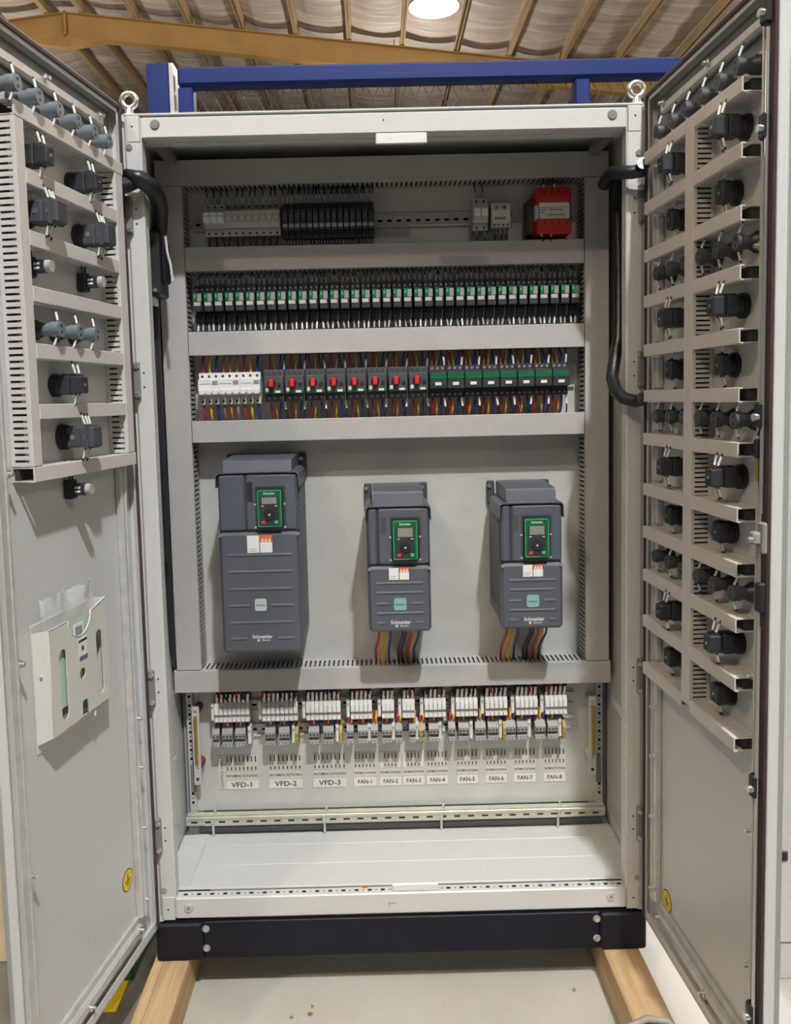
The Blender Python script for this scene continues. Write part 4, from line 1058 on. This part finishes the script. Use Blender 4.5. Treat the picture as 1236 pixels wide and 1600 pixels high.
# ================================================================== DRIVES
def drive(label, x0, x1, z0, z1, zs, zc, kx, kz, slot, grooves, stick, tile, logo, dep=.178, tilemat=TEAL, split=None):
    """zs: top of lower cover, zc: top of upper section (start of the cap); coordinates absolute"""
    fx = lambda v: v*.988; fz = lambda v: 1.46+(v-1.46)*.988  # face shrunk about the camera's height so the deeper drive keeps its outline
    x0, x1, split = fx(x0), fx(x1), fx(split); z0, z1, zs, zc = fz(z0), fz(z1), fz(zs), fz(zc); grooves = [fz(g) for g in grooves]
    kx = tuple(map(fx, kx)); kz = tuple(map(fz, kz)); slot = (fx(slot[0]), fx(slot[1]), fz(slot[2]), fz(slot[3]))
    stick = (fx(stick[0]), fz(stick[1]), fz(stick[2]), stick[3]*.988)
    tile = (fx(tile[0]), fx(tile[1]), fz(tile[2]), fz(tile[3])); logo = (fx(logo[0]), fx(logo[1]), fz(logo[2]), fz(logo[3]))
    cx = (x0+x1)/2; y0 = .2352; F = .235-dep
    t = thing('motor_drive', label, 'motor drive', (cx, y0, z0)); o = (cx, y0, z0)
    def P(mb, name, mt, parent=None, label=None): return mb.build(name, mt, parent or t, o, label)
    P(MB().cbox(x0-.001, x1+.001, F+.018, y0-.002, z0+.012, zc-.004, .006), 'housing', VFDG)
    # side louvres
    for sx, xx in ((-1, x0-.001), (1, x1+.001)):
        lv = MB()
        for k in range(26):
            z = z0+.045+k*(zc-z0-.06)/26
            lv.box(xx-.0006, xx+.0006, F+.035, y0-.025, z, z+.0035)
        P(lv, 'side_vent', VFDD)['kind'] = 'stuff'
        vm = MB()
        for k in range(3): vm.box(xx-.0008, xx+.0008, F+.03, y0-.05, zc-.022-k*.014, zc-.014-k*.014)
        P(vm, 'side_slot', VFDD)['kind'] = 'stuff'
    # cap: sloping hood with drooping shoulders
    cap = MB()
    cap.prism([(F+.002, zc-.002), (F+.010, z1-.004), (F+.014, z1), (y0-.03, z1+.006), (y0-.03, zc-.002)], 'x', x0+.015, x1-.015)
    P(cap, 'top_hood', VFDG)
    for xx in (x0, x1):
        s = -1 if xx == x0 else 1; sh = MB()
        poly = [(xx-s*.020, zc+.003), (xx-s*.004, zc+.003), (xx+s*.003, zc-.004), (xx+s*.004, zc-.036), (xx+s*.0015, zc-.036), (xx+s*.0005, zc-.006), (xx-s*.005, zc-.001), (xx-s*.020, zc-.001)]
        sh.prism(poly, 'y', F-.002, y0-.04)
        P(sh, 'hood_shoulder', VFDG)
    P(MB().cbox(x0+.012, x1-.012, F-.001, F+.01, zc-.001, zc+.003, .001), 'hood_lip', VFDG)
    sp = split
    P(MB().cbox(x0+.002, sp-.0012, F, F+.03, zs+.003, zc-.004, .005), 'side_cover', VFDG)
    up = P(MB().cbox(sp+.0012, x1-.002, F, F+.03, zs+.003, zc-.004, .005), 'upper_cover', VFDG)
    P(MB().box(x0+.003, x1-.003, F+.006, F+.03, zs-.004, zc), 'dark_gap', VFDD)
    lo = P(MB().cbox(x0, x1, F-.002, F+.06, z0, zs, .007), 'lower_cover', VFDG)
    for i, gz in enumerate(grooves):
        for (a, b) in (((x0+.02, tile[0]-.012), (tile[1]+.012, x1-.02)) if tile[2] < gz < tile[3] else ((x0+.02, logo[0]-.012), (logo[1]+.012, x1-.02)) if logo[2]-.006 < gz < logo[3]+.006 else ((x0+.02, x1-.02),)):
            P(MB().prism([(F-.002, gz+.0045), (F-.0036, gz), (F-.0036, gz-.001), (F-.002, gz-.0014)], 'x', a, b), 'raised_rib', VFDG, lo)
    for xx in (x0+.004, x1-.004):
        P(MB().cyl((xx, F+.002, zs-.006), (xx, F-.004, zs-.006), .004, n=10), 'cover_screw', ZINC)
    # vent insert
    v = P(MB().cbox(*slot[:2], F-.0006, F+.002, *slot[2:], .0004), 'indicator_strip', VFDD if sp-x0 > .05 else CHAR, up)
    # keypad in its recess
    kx0, kx1 = kx; kz0, kz1 = kz
    P(MB().cbox(kx0-.007, kx1+.009, F-.0004, F+.002, kz0-.004, kz1+.010, .0008), 'keypad_recess', VFDR, up)  # same grey plastic, darkened to paint the shade in the recess
    P(MB().box(kx0-.003, kx1+.004, F-.0008, F, kz0, kz1+.005), 'recess_shade', VFDD, up)
    for xx in (kx0-.006, kx1+.006):
        for zz in (kz0-.002, kz0+.055): P(MB().cyl((xx, F-.0004, zz), (xx, F-.003, zz), .0025, n=8), 'pale_clip', WPL2, up)
    kp = P(MB().cbox(kx0, kx1, F-.014, F, kz0, kz1, .003), 'keypad', GREEN)
    kcx = (kx0+kx1)/2; FF = F-.014
    P(MB().tube([(kx0+.002, FF, kz0+.002), (kx1-.002, FF, kz0+.002), (kx1-.002, FF, kz1-.002), (kx0+.002, FF, kz1-.002), (kx0+.002, FF, kz0+.003)], .0010, 5), 'keypad_edge', GREENL, kp)
    P(MB().cbox(kx0+.008, kx1-.008, FF-.0008, FF, kz0+.004, kz1-.016, .0004), 'keypad_face', BLACK2, kp)
    P(MB().cbox(kx0+.012, kx1-.012, FF-.0014, FF-.0006, kz0+.057, kz1-.018, .0004), 'screen', SCREEN, kp)
    P(MB().cyl((kcx, FF-.0008, kz0+.031), (kcx, FF-.004, kz0+.031), .0135, .012, 20), 'dial', BLACK, kp)
    P(MB().cyl((kcx, FF-.004, kz0+.031), (kcx, FF-.0048, kz0+.031), .0025, n=10), 'dial_dot', WINK, kp)
    for xx, mt in ((kx0+.015, RED), (kx1-.014, GREENL)): P(MB().cbox(xx-.0045, xx+.0045, FF-.0025, FF-.0006, kz0+.008, kz0+.016, .001), 'stop_button' if mt is RED else 'run_button', mt, kp, 'red stop button' if mt is RED else 'green run button')
    for xx in (kx0+.014, kx1-.014): P(MB().cbox(xx-.003, xx+.003, FF-.0016, FF-.0006, kz0+.0505, kz0+.0535, .0005), 'soft_key', WPL2, kp)
    txt('Schneider', .0072, WINK, kp, Vector((kcx-cx, FF-.0004-y0, kz1-.0085-z0)), bold=.0002)
    # stickers
    sx0, sz0, sz1, sw = stick
    a = P(MB().cbox(sx0, sx0+sw, F-.0030, F-.0018, sz0, sz1, .0004), 'white_sticker', PAPW, lo)
    for k in range(3): P(MB().box(sx0+.005, sx0+sw-.006-.003*k, F-.0034, F-.0029, sz0+.006+k*.0045, sz0+.008+k*.0045), 'sticker_print', INKG, a) if False else None
    P(MB().box(sx0+.004, sx0+sw-.008, F-.0034, F-.0029, sz0+.004, sz0+.005), 'sticker_print', INKG, lo)
    P(MB().box(sx0+.004, sx0+sw-.005, F-.0034, F-.0029, sz0+.009, sz0+.010), 'sticker_print', INKG, lo)
    b0 = sx0+sw+.002
    P(MB().cbox(b0, b0+sw, F-.0030, F-.0018, sz0, sz0+(sz1-sz0)*.62, .0004), 'warning_sticker', PAPW, lo, 'white sticker with orange top')
    P(MB().cbox(b0, b0+sw, F-.0031, F-.0018, sz0+(sz1-sz0)*.62, sz1, .0004), 'sticker_head', ORANGE, lo)
    for j in range(3):
        xx = b0+sw*(.2+.3*j); zz = sz0+(sz1-sz0)*.66
        P(MB().prism([(xx-.0035, zz), (xx+.0035, zz), (xx, zz+.0085)], 'y', F-.0036, F-.003), 'warning_triangle', PAPER, lo)
    # tile and logo
    P(flat_mb(rrect(tile[0], tile[1], tile[2], tile[3], .0055), F-.0034, F-.0018), 'name_tile', tilemat, lo)
    txt('Altivar', .0085, GREEND, t, Vector(((tile[0]+tile[1])/2-cx, F-.0036-y0, (tile[2]+tile[3])/2-.001-z0)), bold=.0001)
    lc = (logo[0]+logo[1])/2; lz = (logo[2]+logo[3])/2
    txt('Schneider', .0125, WINK, t, Vector((lc-cx, F-.0024-y0, lz+.003-z0)), bold=.0004)
    txt('Electric', .0068, WINK, t, Vector((lc+.009-cx, F-.0024-y0, lz-.006-z0)), bold=.0001)
    P(MB().cyl((lc-.010, F-.0018, lz-.006), (lc-.010, F-.0026, lz-.006), .0032, n=10), 'logo_dot', WINK, lo)
    # mounting ears
    for xx in (x0+.003, x1-.003):
        P(MB().cbox(xx-.010, xx+.010, y0-.014, y0-.002, z1-.060, z1+.004, .003), 'mounting_ear', CHAR)
        P(MB().cyl((xx-.004, y0-.012, z1-.010), (xx-.004, y0-.020, z1-.010), .005, n=8), 'mounting_screw', ZINC)
    return t
def flat_mb(poly, ya, yb): return MB().prism(poly, 'y', ya, yb)
drive('large grey motor drive with green keypad, the tallest of three at left', -.430, -.230, .835, 1.318, 1.140, 1.288, (-.331, -.270), (1.154, 1.246), (-.357, -.342, 1.216, 1.266),
      [1.083, 1.041, .997, .955, .912, .871], (-.360, 1.089, 1.132, .030), (-.346, -.317, .942, .973), (-.357, -.303, .864, .882), .205, TEALL, split=-.362)
drive('small grey motor drive with green keypad, the middle of three', -.062, .094, .879, 1.232, 1.046, 1.196, (.001, .063), (1.064, 1.162), (-.028, -.015, 1.127, 1.170),
      [1.003, .979, .951, .927, .902], (-.010, 1.012, 1.042, .024), (.001, .032, .935, .966), (-.010, .044, .893, .909), .205, TEAL, split=-.036)
drive('small grey motor drive with green keypad, the rightmost of three', .270, .424, .879, 1.232, 1.046, 1.196, (.327, .388), (1.062, 1.159), (.300, .313, 1.125, 1.168),
      [1.003, .979, .951, .927, .902], (.324, 1.012, 1.042, .024), (.333, .364, .935, .966), (.324, .378, .893, .909), .205, TEAL, split=.296)
for (bx, nm) in ((-.062, 'middle'), (.270, 'rightmost')):
    for dx, mt, bend in ((.026, W_RED, -.010), (.036, W_YEL, -.010), (.044, W_YEL, -.004), (.056, W_BLU, -.006), (.088, W_BLK, -.012), (.096, W_BLK, -.011), (.108, W_RED, -.008), (.118, W_YEL, -.009), (.130, W_BLU, -.012)):
        pts = [(bx+dx, .12, .89), (bx+dx+bend*.2, .135, .845), (bx+dx+bend*1.2, .165, .80), (bx+dx+bend, .19, .755)]
        o = MB().tube(pts, .0032, 8).build('power_wire', mt)
        tag(o, f'{WN[mt.name]} power wire below the {nm} drive, {nth([.026,.036,.044,.056,.088,.096,.108,.118,.130].index(dx), 9)} of nine', 'wire', f'power wires below the {nm} drive')
# cable tie on the black pairs
# ================================================================== TERMINALS
din_rail(-.497, .492, .634, 'upper mounting rail behind the slim grey terminals')
din_rail(-.497, .492, .565, 'lower mounting rail behind the three way terminal blocks')
u0 = thing('slim_terminal', 'x', 'terminal')
MB().prism([(0, -.028), (0, .026), (-.040, .026), (-.052, .014), (-.052, -.004), (-.046, -.008), (-.046, -.013), (-.053, -.016), (-.053, -.024), (-.030, -.030)], 'x', -.0054, .0054).build('terminal_body', WPL2, u0)
MB().cbox(-.0046, .0046, -.0530, -.0515, -.003, .013, .0005).build('marker', WPL, u0)
MB().cbox(-.0046, .0046, -.0538, -.0525, -.0225, -.0165, .0004).build('lower_marker', WPL, u0)
MB().tube([(0, -.034, .020), (0, -.042, .034), (.0012, -.044, .050)], .0040, 6).build('marker_sleeve', SLEEVE, u0)
l0 = {}
for n in (2, 3):
    q = thing('terminal_block', 'x', 'terminal'); l0[n] = q; h = .0047*n
    MB().prism([(0, -.028), (0, .028), (-.030, .029), (-.048, .010), (-.048, -.004), (-.036, -.006), (-.036, -.012), (-.044, -.018), (-.044, -.029)], 'x', -h, h).build('terminal_body', MGREY, q)
    for k in range(n):
        x = -h+.0047+.0094*k
        MB().cyl((x, -.0475, .002), (x, -.049, .002), .0026, n=8).build('terminal_hole', INK, q); MB().cyl((x, -.0435, -.023), (x, -.0452, -.023), .0026, n=8).build('terminal_screw', WPL2, q)
GR = [('VFD-1', -.483, -.389, 8), ('VFD-2', -.356, -.260, 8), ('VFD-3', -.238, -.145, 8), ('FAN-1', -.119, -.061, 5), ('FAN-2', -.035, -.002, 3), ('FAN-3', .020, .053, 3), ('FAN-4', .079, .137, 5), ('FAN-5', .163, .222, 5), ('FAN-6', .242, .302, 5), ('FAN-7', .324, .383, 5), ('FAN-8', .403, .462, 5)]
LOW = [[(-.492, -.474, 2), (-.466, -.436, 3), (-.431, -.400, 3)], [(-.351, -.321, 3), (-.313, -.281, 3)], [(-.233, -.203, 3), (-.194, -.163, 3)], [(-.131, -.106, 2), (-.101, -.077, 3)], [(-.066, -.043, 2), (-.036, -.012, 3)], [(.0, .023, 2), (.037, .053, 2)], [(.062, .084, 2), (.090, .114, 3)], [(.143, .166, 2), (.170, .198, 3)], [(.215, .240, 3), (.249, .277, 3)], [(.296, .322, 3), (.328, .355, 3)], [(.376, .400, 3), (.410, .438, 3)]]
fu = True; fl_ = {2: True, 3: True}
YG = mat('yellow_green_plastic', (.34, .25, .04), .45)
for gi, (nm, x0, x1, n) in enumerate(GR):
    wdt = (x1-x0)/n; xc = (x0+x1)/2
    for k in range(n):
        loc = (x0+wdt*(k+.5), .2265, .634); lab = f'slim grey terminal above the {nm} label, {nth(k, n)} of {n}'
        if fu: o = u0; o.location = loc; tag(o, lab, None, f'slim terminals above the {nm} label'); fu = False
        else: o = copy_tree(u0, loc, None, lab, f'slim terminals above the {nm} label')
        for yy in (.188, .205): wire(loc[0]+random.uniform(-.002, .002), yy, .664, .033, random.choice((W_RED, W_BLK, W_BLK, W_BLK)), 'above the slim terminals', .0042, sl=0, stuff=True)
    eb = thing('end_bracket', f'pale end bracket left of the slim terminals over the {nm} label', 'bracket', (x0-.0065, .2265, .634))
    MB().cbox(-.0045, .0045, -.040, 0, -.024, .026, .0015).build('bracket_body', PAPER, eb); MB().cyl((0, -.039, .014), (0, -.042, .014), .003, n=8).build('bracket_screw', ZINC, eb)
    eb2 = copy_tree(eb, (LOW[gi][-1][1]-.0+.0065, .2265, .567), None, f'pale end bracket right of the terminal blocks over the {nm} label')
    nb = len(LOW[gi])
    for k, (a, b, w_) in enumerate(LOW[gi]):
        b = a + .0094*w_
        loc = ((a+b)/2, .2265, .566); lab = f'grey {"two" if w_==2 else "three"} way terminal block over the {nm} label, {["left", "right"][k] if nb == 2 else ["left", "middle", "right"][k]} one'
        if fl_[w_]: o = l0[w_]; o.location = loc; tag(o, lab, None, f'terminal blocks over the {nm} label'); fl_[w_] = False
        else: o = copy_tree(l0[w_], loc, None, lab, f'terminal blocks over the {nm} label')
        for j in range(w_):
            mt = [W_RED, W_YEL, W_BLU][j] if w_ == 3 or gi else [W_GRY, W_BLK][j]
            wire(a+.0047+.0094*j, .192, .595, .024, mt, f'above the {["left","second","third"][k]} terminal block over the {nm} label' + (', its left lead' if j == 0 else ', its right lead' if j == w_-1 else ''), .0038, sl=0, bend=.002)
    if gi in (1, 2, 5, 8, 10):
        xb = LOW[gi][-1][1]+.0005
        e2 = thing('earth_terminal', f'yellow-green earth terminal at the end of the blocks over the {nm} label', 'terminal', (xb+.016, .2265, .563))
        MB().prism([(0, -.028), (0, .026), (-.040, .026), (-.050, .010), (-.050, -.020), (-.030, -.030)], 'x', -.004, .004).build('terminal_body', YG, e2); MB().cyl((0, -.049, -.004), (0, -.052, -.004), .0026, n=8).build('terminal_screw', ZINC, e2)
# label plates
LX = [(-.490, -.381), (-.351, -.259), (-.229, -.137), (-.116, -.055), (-.044, .014), (.020, .078), (.085, .144), (.168, .227), (.248, .307), (.327, .387), (.409, .469)]
for i, ((nm, _, _, n), (x0, x1)) in enumerate(zip(GR, LX)):
    t = thing('terminal_label', f'engraved white label reading {nm} below the terminals', 'label', ((x0+x1)/2, .2352, .395))
    cx = (x0+x1)/2; big = i < 3
    xs = x0+.020 if i == 0 else x0
    w_ = x1-xs; xc = (xs+x1)/2-cx
    if i == 0:
        MB().cbox(x0-cx, xs-.0008-cx, -.0016, 0, 0, .098, .0004).build('control_strip', PAPERG, t)
        txt('CONTROL SUPPLY', .0108, INK, t, (x0+.0095-cx, -.0018, .049), rot=PI/2, sx=1.0)
    MB().cbox(xc-w_/2, xc+w_/2, -.0016, 0, 0, .0255, .0004).build('name_strip', PAPER, t)
    txt(nm, .0200 if big else .0165, INK, t, (xc, -.0018, .0125), bold=.0003, sx=1.15 if big else .92)
    for s, word in ((-1, 'INCOMING'), (1, 'OUTGOING')):
        MB().cbox(xc+min(s*.0004, s*(w_/2)), xc+max(s*.0004, s*(w_/2)), -.0015, 0, .0265, .0500, .0004).build('direction_strip', PAPERG, t)
        txt(word, .0100 if big else .0080, INK, t, (xc+s*w_/4, -.0017, .038), sx=.80 if big else .64, bold=.0002)
    nn = 8 if big else 6
    for k in range(nn):
        a = xc-w_/2+w_*k/nn
        MB().cbox(a+.0004, a+w_/nn-.0004, -.0016, 0, .0510, .0965, .0004).build('terminal_strip', PAPER if (i in (4, 5) and k in (0, 5)) else PAPERG, t)
        if not (i in (4, 5) and k in (0, 5)):
            word = (['R', 'Y', 'B', 'N'][k % 4])
            MB().box(a+w_/nn*.34, a+w_/nn*.62, -.0020, -.0016, .078, .094).box(a+w_/nn*.34, a+w_/nn*.62, -.0020, -.0016, .055, .064).build('strip_print', INK, t)
# earth bars
DRED = mat('dark_red_resin', (.16, .012, .018), .5)
for sx, x in ((-1, -.538), (1, .5335)):
    t = thing('earth_bar', 'brass earth bar in pale holder at the ' + ('left' if sx < 0 else 'right') + ' end of the terminals', 'earth bar', (x, .2352, .43))
    MB().cbox(-.010, .010, -.044, -.038, 0, .220, .001).build('bar_holder', WPL2, t)
    MB().cbox(-.0045, .0045, -.050, -.042, .060, .195, .001).build('brass_bar', BRASS, t)
    for k in range(12):
        MB().cyl((0, -.049, .068+k*.0108), (0, -.053, .068+k*.0108), .0032, n=8).build('bar_screw', BRASS, t)
    for z in (.017, .052, .206): MB().cyl((0, -.043, z), (0, -.046, z), .0042, n=10).build('mounting_screw', ZINC if z > .03 else INK, t)
    for z in (.052, .206): MB().cyl((.002, -.038, z), (.002, 0, z), .012, n=16).build('insulator', DRED if sx < 0 else PAPERG, t, label='dark red stand-off' if sx < 0 else None)
# cable clamp rail along the bottom
t = thing('cable_clamp_rail', 'yellowish slotted cable clamp rail along the bottom of the mounting plate', 'rail', (-.004, .19, .316))
L = .571
MB().cbox(-L, L, 0, .0025, 0, .020, .0006).cbox(-L, L, .0, .026, .022, .025, .0006).cbox(-L, L, -.003, .004, .016, .025, .001).build('rail_profile', YZINC, t)
for k in range(30):
    MB().box(-L+.014+k*.0377, -L+.031+k*.0377, -.0008, .0003, .007, .011).build('slot', DARKHOLE, t)
for x in (-.50, -.195, .125, .445):
    MB().cyl((x, -.004, .006), (x, -.004, .022), .004, n=8).cyl((x, .012, -.034), (x, .012, -.002), .0035, n=8).build('clamp_bolt', ZINC, t)
    MB().cyl((x+.006, .018, .025), (x+.006, .018, .036), .004, n=6).build('rail_screw', ZINC, t)

flush_wires()
# the plate stands 0.325 m behind the door frame; the gear on it is moved back and scaled up about the camera position, leaving the view nearly unchanged (4 % over the sizes used above)
GEAR = 1.04
for o in _plate_gear + [o for o in bpy.data.objects if o not in _before]:
    if o.parent is None and o.type in ('MESH', 'EMPTY'):
        x, y, z = o.location
        o.location = (GEAR*x, .3246+GEAR*(y-.2352), 1.4621+GEAR*(z-1.4621)); o.scale = (GEAR,)*3
# ================================================================== HOSES AND SIDE SWITCH
def dpt(side, s_, z, off): h, d, n, _ = frame(side); q = h+d*s_+n*off; return (q.x, q.y, z)
tag(MB().tube([dpt(-1, .0660, 1.953, .004), dpt(-1, .045, 1.962, .020), dpt(-1, .028, 1.972, .034), (-.585, -.046, 1.977), (-.560, -.040, 1.974), (-.543, -.014, 1.965), (-.538, .020, 1.953), (-.541, .055, 1.935), (-.552, .090, 1.910), (-.560, .112, 1.888)], .0205, 14).build('cable_conduit', TUBEK), 'thick black ribbed conduit arching from left door into the cabinet', 'conduit')
tag(MB().tube([(.540, .11, 1.975), (.543, .075, 1.988), (.541, .03, 1.984), (.543, -.015, 1.972), (.566, -.040, 1.966), (.590, -.046, 1.968), dpt(1, .050, 1.976, .022), dpt(1, .062, 1.980, .024)], .0155, 14).build('cable_conduit', TUBEK), 'black conduit crossing from the cabinet to the top of the right door', 'conduit')
tag(MB().tube([(.588, .155, 2.00), (.588, .15, 1.9), (.586, .13, 1.75), (.575, .095, 1.60), (.556, .070, 1.545), (.543, .045, 1.50), (.543, .010, 1.468), (.553, -.022, 1.450), (.575, -.038, 1.443), dpt(1, .047, 1.446, .022), dpt(1, .062, 1.450, .024)], .0150, 14).build('cable_conduit', TUBEK), 'black conduit hanging down inside the right post and looping to the right door', 'conduit')
tag(MB().tube([(-.596, .190, 1.72), (-.598, .20, 1.5), (-.600, .205, 1.2), (-.598, .205, .95), (-.600, .225, .78)], .0085, 10).build('added_dark_cable', W_BLK), 'added black cable darkening the left inner wall below the isolator switch', 'cable')  # cables added to blacken the band where the wall lies in shade
tag(MB().tube([(-.590, .150, 1.70), (-.592, .160, 1.5), (-.597, .165, 1.25), (-.598, .172, 1.05)], .0090, 10).build('added_dark_cable', W_BLK), 'shorter added black cable darkening the left inner wall in front of the other', 'cable')
t = thing('isolator_switch', 'black isolator switch on the left inner wall beside the left duct', 'switch', (-.585, .11, 1.80))
MB().cbox(-.012, .034, -.045, .045, -.075, .082, .006).build('switch_body', BLACK, t)
MB().cbox(.034, .044, -.030, .030, -.040, .060, .004).build('switch_cover', NAVY, t)
MB().tube([(.046, -.022, .070), (.050, -.024, .03), (.058, -.030, .0), (.062, -.034, -.040)], .0035, 6).build('glossy_lever', WPL2, t)
MB().cbox(-.006, .020, -.040, -.010, -.098, -.075, .003).build('terminal_clamp', ZINC, t)
MB().cyl((.022, -.045, -.062), (.022, -.050, -.062), .005, n=10).build('terminal_screw', ZINC, t)
